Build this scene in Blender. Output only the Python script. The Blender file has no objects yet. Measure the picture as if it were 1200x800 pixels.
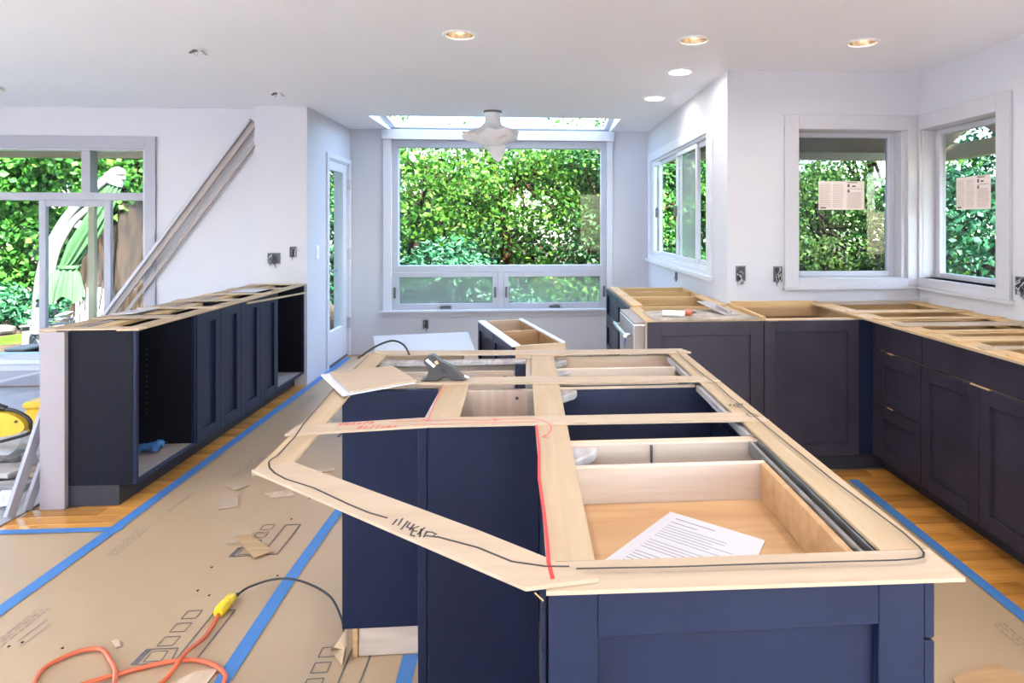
import bpy, bmesh, math, random
import numpy as np
from mathutils import Vector, Matrix

S = bpy.context.scene
COL = S.collection
random.seed(7)
PI = math.pi

# ------------------------------------------------------------------ camera
EYE = 1.415
cam_d = bpy.data.cameras.new('camera')
cam = bpy.data.objects.new('camera', cam_d)
COL.objects.link(cam)
cam_d.sensor_fit = 'HORIZONTAL'
cam_d.sensor_width = 36.0
cam_d.lens = 36.0 * 760.0 / 1200.0
cam_d.shift_x = -80.0 / 1200.0
cam_d.shift_y = -138.0 / 1200.0
cam_d.clip_start = 0.05
cam_d.clip_end = 300
cam.location = (0, 0, EYE)
cam.rotation_euler = (PI / 2, 0, -math.atan(58.0 / 760.0))
S.camera = cam

# ------------------------------------------------------------------ world, sun, exposure
world = bpy.data.worlds.new('daylight')
S.world = world
world.use_nodes = True
wn, wl = world.node_tree.nodes, world.node_tree.links
wn.clear()
sky = wn.new('ShaderNodeTexSky')
sky.sky_type = 'NISHITA'
sky.sun_disc = False
sky.sun_elevation = math.radians(52)
sky.sun_rotation = math.radians(141)
sky.air_density = 1.0
sky.dust_density = 1.0
sky.ozone_density = 1.0
bg = wn.new('ShaderNodeBackground')
bg.inputs['Strength'].default_value = 1.2
wo = wn.new('ShaderNodeOutputWorld')
wl.new(sky.outputs[0], bg.inputs[0])
wl.new(bg.outputs[0], wo.inputs[0])

sun_d = bpy.data.lights.new('sun', 'SUN')
sun_d.energy = 42.0
sun_d.angle = math.radians(0.6)
sun_d.color = (1.0, 0.97, 0.93)
sun = bpy.data.objects.new('sun', sun_d)
COL.objects.link(sun)
sun.location = (6, -8, 12)
sun.rotation_euler = Vector((-0.45, 0.55, -0.70)).to_track_quat('-Z', 'Y').to_euler()

LAMP_W = 2.4            # each ceiling downlight
LAMP_COL = (1.0, 0.965, 0.94)

S.view_settings.view_transform = 'Standard'
S.view_settings.look = 'None'
S.view_settings.gamma = 1.0
S.view_settings.use_curve_mapping = False
S.view_settings.exposure = 1.02
S.cycles.max_bounces = 10
S.cycles.diffuse_bounces = 6
S.cycles.transparent_max_bounces = 16
S.cycles.sample_clamp_indirect = 6.0
S.cycles.caustics_reflective = False
S.cycles.caustics_refractive = False


# ------------------------------------------------------------------ materials
def new_mat(name):
    m = bpy.data.materials.new(name)
    m.use_nodes = True
    n, l = m.node_tree.nodes, m.node_tree.links
    return m, n, l, n['Principled BSDF']


def mat(name, c, rough=0.6, var=0.06, scale=6.0, metal=0.0, spec=0.5, bump=0.0, bscale=60.0, stretch=None):
    m, n, l, b = new_mat(name)
    tc = n.new('ShaderNodeTexCoord')
    vec = tc.outputs['Object']
    if stretch:
        mp = n.new('ShaderNodeMapping')
        mp.inputs['Scale'].default_value = stretch
        l.new(vec, mp.inputs[0])
        vec = mp.outputs[0]
    no = n.new('ShaderNodeTexNoise')
    no.inputs['Scale'].default_value = scale
    no.inputs['Detail'].default_value = 5
    l.new(vec, no.inputs['Vector'])
    r = n.new('ShaderNodeValToRGB')
    r.color_ramp.elements[0].position = 0.3
    r.color_ramp.elements[1].position = 0.7
    r.color_ramp.elements[0].color = tuple(max(0, x * (1 - var)) for x in c) + (1,)
    r.color_ramp.elements[1].color = tuple(min(1, x * (1 + var)) for x in c) + (1,)
    l.new(no.outputs['Fac'], r.inputs[0])
    l.new(r.outputs[0], b.inputs['Base Color'])
    b.inputs['Roughness'].default_value = rough
    b.inputs['Metallic'].default_value = metal
    b.inputs['Specular IOR Level'].default_value = spec
    if bump > 0:
        n2 = n.new('ShaderNodeTexNoise')
        n2.inputs['Scale'].default_value = bscale
        n2.inputs['Detail'].default_value = 4
        l.new(vec, n2.inputs['Vector'])
        bp = n.new('ShaderNodeBump')
        bp.inputs['Strength'].default_value = bump
        bp.inputs['Distance'].default_value = 0.005
        l.new(n2.outputs['Fac'], bp.inputs['Height'])
        l.new(bp.outputs[0], b.inputs['Normal'])
    return m


def wood(name, c1, c2, axis=0, rough=0.5, scale=1.0, island=0.0):
    """grain running along axis"""
    m, n, l, b = new_mat(name)
    tc = n.new('ShaderNodeTexCoord')
    mp = n.new('ShaderNodeMapping')
    s = [14.0 * scale] * 3
    s[axis] = 1.2 * scale
    mp.inputs['Scale'].default_value = s
    l.new(tc.outputs['Object'], mp.inputs[0])
    no = n.new('ShaderNodeTexNoise')
    no.inputs['Scale'].default_value = 2.2
    no.inputs['Detail'].default_value = 8
    no.inputs['Distortion'].default_value = 0.7
    l.new(mp.outputs[0], no.inputs['Vector'])
    r = n.new('ShaderNodeValToRGB')
    r.color_ramp.elements[0].position = 0.32
    r.color_ramp.elements[1].position = 0.68
    r.color_ramp.elements[0].color = tuple(c1) + (1,)
    r.color_ramp.elements[1].color = tuple(c2) + (1,)
    l.new(no.outputs['Fac'], r.inputs[0])
    out = r.outputs[0]
    if island > 0:
        oi = n.new('ShaderNodeObjectInfo')
        mr = n.new('ShaderNodeMapRange')
        mr.inputs['To Min'].default_value = 1 - island
        mr.inputs['To Max'].default_value = 1 + island
        l.new(oi.outputs['Random'], mr.inputs['Value'])
        hv = n.new('ShaderNodeHueSaturation')
        l.new(mr.outputs[0], hv.inputs['Value'])
        l.new(out, hv.inputs['Color'])
        out = hv.outputs[0]
    l.new(out, b.inputs['Base Color'])
    b.inputs['Roughness'].default_value = rough
    return m


def glass(name, tint=(0.97, 0.99, 0.98), refl=0.010):
    m, n, l, b = new_mat(name)
    n.remove(b)
    tr = n.new('ShaderNodeBsdfTransparent')
    tr.inputs[0].default_value = tint + (1,)
    gl = n.new('ShaderNodeBsdfGlossy')
    gl.inputs['Roughness'].default_value = 0.01
    mx = n.new('ShaderNodeMixShader')
    mx.inputs[0].default_value = refl
    l.new(tr.outputs[0], mx.inputs[1])
    l.new(gl.outputs[0], mx.inputs[2])
    l.new(mx.outputs[0], n['Material Output'].inputs[0])
    return m


def screen_mesh(name):
    """woven insect screen in front of a pane: partly see-through grey"""
    m, n, l, b = new_mat(name)
    b.inputs['Base Color'].default_value = (0.42, 0.46, 0.46, 1)
    b.inputs['Roughness'].default_value = 0.9
    tr = n.new('ShaderNodeBsdfTransparent')
    mx = n.new('ShaderNodeMixShader')
    mx.inputs[0].default_value = 0.45
    l.new(tr.outputs[0], mx.inputs[1])
    l.new(b.outputs[0], mx.inputs[2])
    l.new(mx.outputs[0], n['Material Output'].inputs[0])
    return m


def emit(name, c, s):
    m, n, l, b = new_mat(name)
    b.inputs['Base Color'].default_value = c + (1,)
    b.inputs['Emission Color'].default_value = c + (1,)
    b.inputs['Emission Strength'].default_value = s
    return m


def leafmat(name, stops, trans=0.35):
    m, n, l, b = new_mat(name)
    g = n.new('ShaderNodeNewGeometry')
    r = n.new('ShaderNodeValToRGB')
    e = r.color_ramp.elements
    while len(e) < len(stops):
        e.new(0.5)
    for i, (p, c) in enumerate(stops):
        e[i].position = p
        e[i].color = tuple(c) + (1,)
    l.new(g.outputs['Random Per Island'], r.inputs[0])
    l.new(r.outputs[0], b.inputs['Base Color'])
    b.inputs['Roughness'].default_value = 0.5
    b.inputs['Specular IOR Level'].default_value = 0.14
    tl = n.new('ShaderNodeBsdfTranslucent')
    hv = n.new('ShaderNodeHueSaturation')
    hv.inputs['Value'].default_value = 1.5
    hv.inputs['Hue'].default_value = 0.485
    l.new(r.outputs[0], hv.inputs['Color'])
    l.new(hv.outputs[0], tl.inputs[0])
    mx = n.new('ShaderNodeMixShader')
    mx.inputs[0].default_value = trans
    l.new(b.outputs[0], mx.inputs[1])
    l.new(tl.outputs[0], mx.inputs[2])
    l.new(mx.outputs[0], n['Material Output'].inputs[0])
    return m


WALL = mat('wall_paint', (0.595, 0.59, 0.635), 0.7, 0.012, 1.5, bump=0.04, bscale=180)
PONY = mat('pinkish_wall_toned_down', (0.36, 0.32, 0.335), 0.75, 0.02, 2.0)  # pinkish wall tone, darkened to offset the strong light from the rear
CEIL = mat('ceiling_paint', (0.88, 0.885, 0.93), 0.8, 0.01, 1.0, bump=0.03, bscale=150)
TRIM = mat('trim_paint', (0.52, 0.51, 0.545), 0.4, 0.01, 3)
TRIMW = mat('white_trim_paint', (0.66, 0.66, 0.71), 0.38, 0.01, 3)
TRIMG = mat('grey_lilac_trim_paint', (0.35, 0.345, 0.40), 0.42, 0.015, 3)
VINYL = mat('grey_vinyl', (0.49, 0.49, 0.545), 0.4, 0.01, 3)
OUTW = mat('outdoor_white_resin', (0.12, 0.12, 0.12), 0.5, 0.02, spec=0.04)
GLASS = glass('window_glass')
GLASSG = glass('grey_tinted_glass', (0.80, 0.84, 0.84), 0.03)
SCREEN = screen_mesh('insect_screen')
NAVY = mat('navy_cabinet_paint', (0.010, 0.016, 0.044), 0.38, 0.10, 9, spec=0.16, stretch=(1, 1, 0.25))
_b = NAVY.node_tree.nodes['Principled BSDF']
_b.inputs['Coat Weight'].default_value = 0.12
_b.inputs['Coat Roughness'].default_value = 0.3
NAVYD = mat('dusty_navy_paint', (0.034, 0.027, 0.042), 0.42, 0.22, 5, spec=0.22)
NAVYI = mat('navy_interior', (0.032, 0.038, 0.075), 0.3, 0.12, 8, spec=0.5)
DARKV = mat('charcoal_veneer', (0.009, 0.0095, 0.016), 0.6, 0.18, 26, spec=0.12, stretch=(6, 6, 0.5))
TOE = mat('toe_kick_black', (0.02, 0.02, 0.03), 0.6, 0.2, 8)
BIRCHX = wood('birch_x', (0.54, 0.38, 0.25), (0.66, 0.50, 0.36), 0, 0.5)
BIRCHY = wood('birch_y', (0.54, 0.38, 0.25), (0.66, 0.50, 0.36), 1, 0.5)
BIRCHZ = wood('birch_z', (0.62, 0.44, 0.33), (0.74, 0.57, 0.45), 2, 0.5)
MAPLE = wood('pale_maple', (0.58, 0.45, 0.35), (0.69, 0.57, 0.46), 0, 0.5)
OAKPLY = wood('golden_ply', (0.43, 0.24, 0.105), (0.54, 0.33, 0.165), 0, 0.45, 0.8)
PINE = wood('yellow_pine_ply', (0.56, 0.35, 0.15), (0.68, 0.46, 0.23), 1, 0.55)
PINEX = wood('yellow_pine_ply_x', (0.56, 0.35, 0.15), (0.68, 0.46, 0.23), 0, 0.55)
GREYPLY = wood('grey_edge_ply', (0.30, 0.28, 0.29), (0.55, 0.51, 0.49), 1, 0.55)
LUANY = wood('luan_y', (0.42, 0.295, 0.172), (0.48, 0.352, 0.22), 1, 0.62)
LUANX = wood('luan_x', (0.43, 0.318, 0.217), (0.485, 0.37, 0.263), 0, 0.62)
LUAND = wood('luan_dusky', (0.52, 0.37, 0.25), (0.66, 0.50, 0.36), 1, 0.62)
PLANK = wood('oak_plank', (0.48, 0.19, 0.035), (0.74, 0.36, 0.08), 0, 0.22, 0.9, island=0.25)
SUBFL = mat('subfloor', (0.35, 0.2, 0.1), 0.6, 0.1, 4)
KRAFT = mat('kraft_paper', (0.46, 0.323, 0.193), 0.40, 0.035, 2.5, bump=0.06, bscale=14)
INK = mat('print_grey', (0.13, 0.12, 0.115), 0.8, 0.2, 60)
INKF = mat('print_faint', (0.36, 0.29, 0.23), 0.8, 0.1, 60)
TAPE = mat('painters_tape', (0.06, 0.20, 0.48), 0.55, 0.06, 20)
CLOTH = mat('drop_cloth', (0.42, 0.41, 0.43), 0.9, 0.12, 7, bump=0.2, bscale=20)
MARK = mat('black_marker', (0.02, 0.018, 0.02), 0.5)
REDM = mat('red_marker', (0.60, 0.035, 0.03), 0.45)
REDF = mat('red_pen_faint', (0.62, 0.22, 0.18), 0.5)
BROWNM = mat('pencil_brown', (0.42, 0.24, 0.16), 0.6)
PAPER = mat('white_paper', (0.56, 0.56, 0.595), 0.7, 0.01)
STICK = mat('sticker_paper', (0.84, 0.72, 0.66), 0.6, 0.02)
TXT = mat('sticker_print', (0.62, 0.48, 0.44), 0.7)
TXTD = mat('sticker_print_dark', (0.13, 0.1, 0.1), 0.7)
TXTP = mat('letter_print', (0.30, 0.30, 0.34), 0.7)
ORANGE = mat('orange_cord', (0.62, 0.13, 0.05), 0.4, 0.05, 30)
YELLOW = mat('yellow_plastic', (0.85, 0.60, 0.02), 0.35, 0.05, 20)
YELL2 = mat('tool_yellow', (0.80, 0.48, 0.03), 0.4, 0.06, 12)
BLACK = mat('black_rubber', (0.018, 0.018, 0.02), 0.5)
GUNGREY = mat('gun_grey', (0.05, 0.047, 0.05), 0.42, 0.08, 20)
STEEL = mat('stainless', (0.55, 0.53, 0.52), 0.28, 0.05, 30, metal=1.0, stretch=(1, 1, 20))
NICKEL = mat('satin_nickel', (0.52, 0.52, 0.53), 0.3, 0.03, metal=1.0)
BRONZE = mat('dark_bronze', (0.16, 0.15, 0.15), 0.4, 0.05, metal=0.6)
OLDMETAL = mat('scuffed_steel', (0.30, 0.29, 0.28), 0.45, 0.35, 18, metal=0.7)
BOXM = mat('outlet_box_blue_grey', (0.16, 0.165, 0.21), 0.6, 0.2, 30)
WIREW = mat('wire_white', (0.7, 0.7, 0.72), 0.5)
BAG = mat('white_plastic_wrap', (0.80, 0.78, 0.78), 0.45, 0.05, 14, bump=0.4, bscale=26)
BAGT = mat('tan_tape_patch', (0.70, 0.55, 0.45), 0.5)
WHITE = mat('white_gloss', (0.85, 0.85, 0.86), 0.35, 0.01)
PRIMED = mat('white_primed_board', (0.62, 0.61, 0.645), 0.6, 0.03, 5)
REFL = mat('lamp_reflector', (0.62, 0.50, 0.36), 0.22, 0.03, metal=0.9)
BULB = emit('lamp_bulb', (1.0, 0.80, 0.55), 3.5)
BULBHOT = emit('lamp_bulb_hot', (1.0, 0.95, 0.86), 22.0)
DIRTY = mat('dusty_board', (0.42, 0.36, 0.30), 0.8, 0.4, 14)
WOODSC = wood('offcut_wood', (0.30, 0.20, 0.13), (0.46, 0.36, 0.27), 0, 0.7, island=0.3)
GREYW = wood('weathered_offcut', (0.30, 0.28, 0.27), (0.42, 0.40, 0.38), 0, 0.7, island=0.3)
OSB = wood('brown_masonite', (0.40, 0.25, 0.12), (0.52, 0.35, 0.18), 0, 0.6)
BOARDT = mat('tan_grey_board', (0.36, 0.31, 0.295), 0.55, 0.05, 6)
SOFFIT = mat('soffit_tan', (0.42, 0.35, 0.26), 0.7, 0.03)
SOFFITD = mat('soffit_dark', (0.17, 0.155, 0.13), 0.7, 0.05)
FASCIA = mat('fascia_olive', (0.30, 0.29, 0.20), 0.6, 0.05)
LAWN = mat('lawn_green', (0.034, 0.095, 0.007), 0.9, 0.35, 3, bump=0.5, bscale=80, spec=0.04)
EARTH = mat('garden_soil', (0.035, 0.026, 0.018), 0.95, 0.35, 5, bump=0.5, bscale=30, spec=0.04)
BARK = mat('bark', (0.014, 0.0095, 0.0064), 0.9, 0.85, 9, bump=1.0, bscale=14, stretch=(3, 3, 0.35), spec=0.04)
BARKD = mat('dark_bark', (0.014, 0.009, 0.006), 0.9, 0.4, 8, bump=0.6, bscale=20, stretch=(3, 3, 0.6), spec=0.04)
BARKR = mat('red_bark', (0.035, 0.016, 0.009), 0.9, 0.4, 8, bump=0.6, bscale=20, stretch=(3, 3, 0.6), spec=0.04)
CANVAS = mat('green_canvas', (0.036, 0.082, 0.036), 0.75, 0.12, 5, stretch=(6, 6, 0.5), spec=0.04)
ROCK = mat('garden_stone', (0.045, 0.04, 0.036), 0.85, 0.25, 6, bump=0.5, bscale=12, spec=0.04)
G_IVY = leafmat('ivy_leaf', [(0, (0.0086, 0.0505, 0.0047)), (0.45, (0.0183, 0.0861, 0.0099)), (0.8, (0.0413, 0.1337, 0.0166)), (1, (0.1022, 0.1841, 0.0307))], 0.25)
G_MAPLE = leafmat('maple_leaf', [(0, (0.0059, 0.0337, 0.0021)), (0.4, (0.0167, 0.0673, 0.0043)), (0.75, (0.0467, 0.1154, 0.0094)), (1, (0.1034, 0.1778, 0.0371))], 0.5)
G_TEAL = leafmat('rhododendron_leaf', [(0, (0.0038, 0.0308, 0.0115)), (0.5, (0.0112, 0.0660, 0.0251)), (0.85, (0.0318, 0.1100, 0.0502)), (1, (0.0935, 0.1650, 0.1149))], 0.2)
G_DARK = leafmat('evergreen_leaf', [(0, (0.0044, 0.0200, 0.0052)), (0.5, (0.0114, 0.0493, 0.0129)), (0.85, (0.0286, 0.0893, 0.0257)), (1, (0.0858, 0.1540, 0.0715))], 0.25)
G_OLIVE = leafmat('olive_leaf', [(0, (0.0082, 0.0251, 0.0034)), (0.5, (0.0232, 0.0585, 0.0077)), (0.85, (0.0478, 0.0919, 0.0154)), (1, (0.1022, 0.1630, 0.0550))], 0.45)


# ------------------------------------------------------------------ mesh builder
class MB:
    def __init__(self):
        self.v, self.f = [], []

    def add(self, vs, fs):
        o = len(self.v)
        self.v += [tuple(p) for p in vs]
        self.f += [tuple(i + o for i in q) for q in fs]
        return self

    def box(self, x0, x1, y0, y1, z0, z1):
        return self.add([(x0, y0, z0), (x1, y0, z0), (x1, y1, z0), (x0, y1, z0), (x0, y0, z1), (x1, y0, z1), (x1, y1, z1), (x0, y1, z1)],
                        [(0, 3, 2, 1), (4, 5, 6, 7), (0, 1, 5, 4), (1, 2, 6, 5), (2, 3, 7, 6), (3, 0, 4, 7)])

    def prism(self, poly, z0, z1):
        a = sum(poly[i][0] * poly[(i + 1) % len(poly)][1] - poly[(i + 1) % len(poly)][0] * poly[i][1] for i in range(len(poly)))
        if a < 0:
            poly = poly[::-1]
        n = len(poly)
        vs = [(p[0], p[1], z0) for p in poly] + [(p[0], p[1], z1) for p in poly]
        fs = [tuple(range(n - 1, -1, -1)), tuple(range(n, 2 * n))]
        fs += [(i, (i + 1) % n, n + (i + 1) % n, n + i) for i in range(n)]
        return self.add(vs, fs)

    def beam(self, p, q, w, t, up=(0, 0, 1)):
        """square bar from p to q, w wide (sideways) and t thick (along up)"""
        p, q, up = Vector(p), Vector(q), Vector(up)
        d = (q - p).normalized()
        s = d.cross(up).normalized()
        u = s.cross(d).normalized()
        vs = []
        for c in (p, q):
            for a, b in ((-1, -1), (1, -1), (1, 1), (-1, 1)):
                vs.append(c + s * (a * w / 2) + u * (b * t / 2))
        return self.add(vs, [(3, 2, 1, 0), (4, 5, 6, 7), (0, 1, 5, 4), (1, 2, 6, 5), (2, 3, 7, 6), (3, 0, 4, 7)])

    def tube(self, pts, r, n=8, caps=True):
        pts = [Vector(p) for p in pts]
        rs = r if isinstance(r, (list, tuple)) else [r] * len(pts)
        rings = []
        up = Vector((0, 0, 1))
        for i, p in enumerate(pts):
            d = (pts[min(i + 1, len(pts) - 1)] - pts[max(i - 1, 0)]).normalized()
            s = d.cross(up)
            if s.length < 1e-3:
                s = d.cross(Vector((1, 0, 0)))
            s.normalize()
            u = s.cross(d)
            rings.append([p + (s * math.cos(2 * PI * k / n) + u * math.sin(2 * PI * k / n)) * rs[i] for k in range(n)])
        vs = [v for ring in rings for v in ring]
        fs = []
        for i in range(len(rings) - 1):
            for k in range(n):
                fs.append((i * n + k, i * n + (k + 1) % n, (i + 1) * n + (k + 1) % n, (i + 1) * n + k))
        if caps:
            fs.append(tuple(range(n - 1, -1, -1)))
            fs.append(tuple(range((len(rings) - 1) * n, len(rings) * n)))
        return self.add(vs, fs)

    def lathe(self, c, prof, n=24, axis='z', cap0=True, cap1=True):
        vs, fs = [], []
        for r, h in prof:
            for k in range(n):
                a = 2 * PI * k / n
                if axis == 'z':
                    vs.append((c[0] + r * math.cos(a), c[1] + r * math.sin(a), c[2] + h))
                elif axis == 'x':
                    vs.append((c[0] + h, c[1] + r * math.cos(a), c[2] + r * math.sin(a)))
                else:
                    vs.append((c[0] + r * math.sin(a), c[1] + h, c[2] + r * math.cos(a)))
        for i in range(len(prof) - 1):
            for k in range(n):
                fs.append((i * n + k, i * n + (k + 1) % n, (i + 1) * n + (k + 1) % n, (i + 1) * n + k))
        if cap0:
            fs.append(tuple(range(n - 1, -1, -1)))
        if cap1:
            fs.append(tuple(range((len(prof) - 1) * n, len(prof) * n)))
        return self.add(vs, fs)

    def ribbon(self, pts, w, z):
        """flat pen or tape stroke lying at height z"""
        P = [Vector((p[0], p[1])) for p in pts]
        L, R = [], []
        for i, p in enumerate(P):
            d = P[min(i + 1, len(P) - 1)] - P[max(i - 1, 0)]
            if d.length < 1e-6:
                d = Vector((1, 0))
            d.normalize()
            nn = Vector((-d.y, d.x)) * (w / 2)
            L.append(p + nn)
            R.append(p - nn)
        n = len(P)
        h = 0.0004
        vs = [(q.x, q.y, z) for q in L] + [(q.x, q.y, z) for q in R] + [(q.x, q.y, z + h) for q in L] + [(q.x, q.y, z + h) for q in R]
        fs = []
        for i in range(n - 1):
            fs.append((2 * n + i, 3 * n + i, 3 * n + i + 1, 2 * n + i + 1))
            fs.append((i, i + 1, n + i + 1, n + i))
            fs.append((i, 2 * n + i, 2 * n + i + 1, i + 1))
            fs.append((n + i, n + i + 1, 3 * n + i + 1, 3 * n + i))
        return self.add(vs, fs)

    def moved(self, M):
        self.v = [tuple(M @ Vector(p)) for p in self.v]
        return self

    def mesh(self, name, loc=(0, 0, 0), bevel=0.0, smooth=False, fix=True):
        me = bpy.data.meshes.new(name)
        me.from_pydata([(a - loc[0], b - loc[1], c - loc[2]) for a, b, c in self.v], [], self.f)
        if fix or bevel > 0:
            bm = bmesh.new()
            bm.from_mesh(me)
            bmesh.ops.recalc_face_normals(bm, faces=bm.faces)
            if bevel > 0:
                bmesh.ops.bevel(bm, geom=list(bm.edges), offset=bevel, segments=1, affect='EDGES', clamp_overlap=True)
            bm.to_mesh(me)
            bm.free()
        if smooth:
            me.shade_smooth()
            me.set_sharp_from_angle(angle=math.radians(40))
        me.update()
        return me


def link(name, me, m, parent=None, loc=(0, 0, 0)):
    o = bpy.data.objects.new(name, me)
    COL.objects.link(o)
    if me is not None and m is not None:
        me.materials.clear()
        me.materials.append(m)
    o.location = loc
    if parent is not None:
        o.parent = parent
    return o


def tag(o, label=None, cat=None, group=None, kind=None):
    if label:
        o['label'] = label
    if cat:
        o['category'] = cat
    if group:
        o['group'] = group
    if kind:
        o['kind'] = kind
    return o


class Thing:
    """an Empty at the thing's base; parts are given in world coordinates unless local"""
    def __init__(self, name, label, cat, loc=(0, 0, 0), rotz=0.0, group=None, kind=None, local=False):
        self.o = bpy.data.objects.new(name, None)
        COL.objects.link(self.o)
        self.o.empty_display_size = 0.1
        self.o.location = loc
        self.o.rotation_euler = (0, 0, rotz)
        self.off = (0, 0, 0) if local else loc
        tag(self.o, label, cat, group, kind)

    def part(self, name, mb, m, parent=None, bevel=0.0, smooth=False, label=None, kind=None):
        me = mb.mesh(name, self.off, bevel, smooth)
        o = link(name, me, m, parent or self.o)
        if label:
            o['label'] = label
        if kind:
            o['kind'] = kind
        return o

    def box(self, name, b, m, parent=None, bevel=0.0015, label=None):
        return self.part(name, MB().box(*b), m, parent, bevel, label=label)


def solo(name, mb, m, label=None, cat=None, group=None, kind=None, bevel=0.0, smooth=False, loc=None):
    if loc is None:
        xs = [p[0] for p in mb.v]
        ys = [p[1] for p in mb.v]
        zs = [p[2] for p in mb.v]
        loc = ((min(xs) + max(xs)) / 2, (min(ys) + max(ys)) / 2, min(zs))
    o = link(name, mb.mesh(name, loc, bevel, smooth), m, None, loc)
    return tag(o, label, cat, group, kind)


def slab(x, y, z, holes):
    """solid of the box x*y*z with rectangular holes (x0,x1,y0,y1,z0,z1) cut through, outer faces only"""
    def cuts(lo, hi, k):
        c = {lo, hi}
        for h in holes:
            for q in (h[2 * k], h[2 * k + 1]):
                if lo < q < hi:
                    c.add(q)
        return sorted(c)
    X, Y, Z = cuts(*x, 0), cuts(*y, 1), cuts(*z, 2)
    def solid(i, j, k):
        if not (0 <= i < len(X) - 1 and 0 <= j < len(Y) - 1 and 0 <= k < len(Z) - 1):
            return False
        c = ((X[i] + X[i + 1]) / 2, (Y[j] + Y[j + 1]) / 2, (Z[k] + Z[k + 1]) / 2)
        return not any(h[0] < c[0] < h[1] and h[2] < c[1] < h[3] and h[4] < c[2] < h[5] for h in holes)
    idx, vs, fs = {}, [], []
    def V(i, j, k):
        q = (i, j, k)
        if q not in idx:
            idx[q] = len(vs)
            vs.append((X[i], Y[j], Z[k]))
        return idx[q]
    for i in range(len(X) - 1):
        for j in range(len(Y) - 1):
            for k in range(len(Z) - 1):
                if not solid(i, j, k):
                    continue
                if not solid(i - 1, j, k): fs.append((V(i, j, k), V(i, j, k + 1), V(i, j + 1, k + 1), V(i, j + 1, k)))
                if not solid(i + 1, j, k): fs.append((V(i + 1, j, k), V(i + 1, j + 1, k), V(i + 1, j + 1, k + 1), V(i + 1, j, k + 1)))
                if not solid(i, j - 1, k): fs.append((V(i, j, k), V(i + 1, j, k), V(i + 1, j, k + 1), V(i, j, k + 1)))
                if not solid(i, j + 1, k): fs.append((V(i, j + 1, k), V(i, j + 1, k + 1), V(i + 1, j + 1, k + 1), V(i + 1, j + 1, k)))
                if not solid(i, j, k - 1): fs.append((V(i, j, k), V(i, j + 1, k), V(i + 1, j + 1, k), V(i + 1, j, k)))
                if not solid(i, j, k + 1): fs.append((V(i, j, k + 1), V(i + 1, j, k + 1), V(i + 1, j + 1, k + 1), V(i, j + 1, k + 1)))
    mb = MB()
    mb.v, mb.f = vs, fs
    return mb


def smooth_path(pts, n=8):
    out = []
    P = [Vector(p) for p in pts]
    for i in range(len(P) - 1):
        p0, p1, p2, p3 = P[max(i - 1, 0)], P[i], P[i + 1], P[min(i + 2, len(P) - 1)]
        for k in range(n):
            t = k / n
            out.append(0.5 * ((2 * p1) + (p2 - p0) * t + (2 * p0 - 5 * p1 + 4 * p2 - p3) * t * t + (3 * p1 - p0 - 3 * p2 + p3) * t ** 3))
    out.append(P[-1])
    return out


def struct(name, mb, m, label, cat='wall', bevel=0.0, loc=(0, 0, 0)):
    o = link(name, mb.mesh(name, loc, bevel), m, None, loc)
    return tag(o, label, cat, None, 'structure')


# ------------------------------------------------------------------ the room
ZC = 2.44
XL, XR, YR = -7.0, 2.65, -3.0
BIG = 9
floor = struct('floor', slab((XL - .15, XR + .15), (YR - .15, 7.35), (-0.45, -0.004),
               [(XL - 1, -2.105, 6.18, 9, -1, 1), (1.37, 4, 4.40, 9, -1, 1)]), SUBFL, 'subfloor under the orange oak planks and brown paper', 'floor')

LIGHTS = [(-0.384, 3.564, 0), (0.908, 3.565, 0), (1.875, 3.542, 0), (1.005, 4.312, 1), (1.008, 5.238, 1),
          (-0.384, 1.55, 0), (0.908, 1.55, 0), (1.875, 1.55, 0), (-0.384, -0.5, 0), (0.908, -0.5, 0), (1.875, -0.5, 0),  # from here on, unseen downlights added to brighten the room
          (-0.384, -2.2, 0), (1.4, -2.2, 0), (-2.5, 1.2, 0), (-2.6, -1.6, 0), (-5.2, 0.6, 0), (-4.4, 2.4, 0), (-6.2, 2.6, 0)]
SKYX0, SKYX1, SKYY0 = -1.54, 0.88, 6.30
LSKY = (-6.7, -5.2, -3.7)  # unseen living room skylights, added to let in sun and sky light
ceil_mb = slab((XL - .15, XR + .15), (YR - .15, 7.35), (ZC, ZC + 0.14),
               [(XL - 1, -2.105, 6.18, 9, 0, 5), (1.37, 4, 4.40, 9, 0, 5), (SKYX0, SKYX1, SKYY0, 7.36, 0, 5)] + [(x_, x_ + 1.3, -2.6, -.2, 0, 5) for x_ in LSKY])
ceiling = struct('ceiling', ceil_mb, CEIL, 'white plaster ceiling with recessed lights and a skylight well', 'ceiling')
cut = MB()
for x, y, k in LIGHTS:
    cut.lathe((x, y, ZC - 0.05), [(0.078, 0), (0.078, 0.14)], 32)
cutter = link('cutter', cut.mesh('cutter'), None)
mod = ceiling.modifiers.new('cans', 'BOOLEAN')
mod.object = cutter
mod.operation = 'DIFFERENCE'
mod.solver = 'EXACT'
dg = bpy.context.evaluated_depsgraph_get()
me2 = bpy.data.meshes.new_from_object(ceiling.evaluated_get(dg))
ceiling.modifiers.clear()
ceiling.data = me2
me2.materials.clear()
me2.materials.append(CEIL)
bpy.data.objects.remove(cutter)

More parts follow.
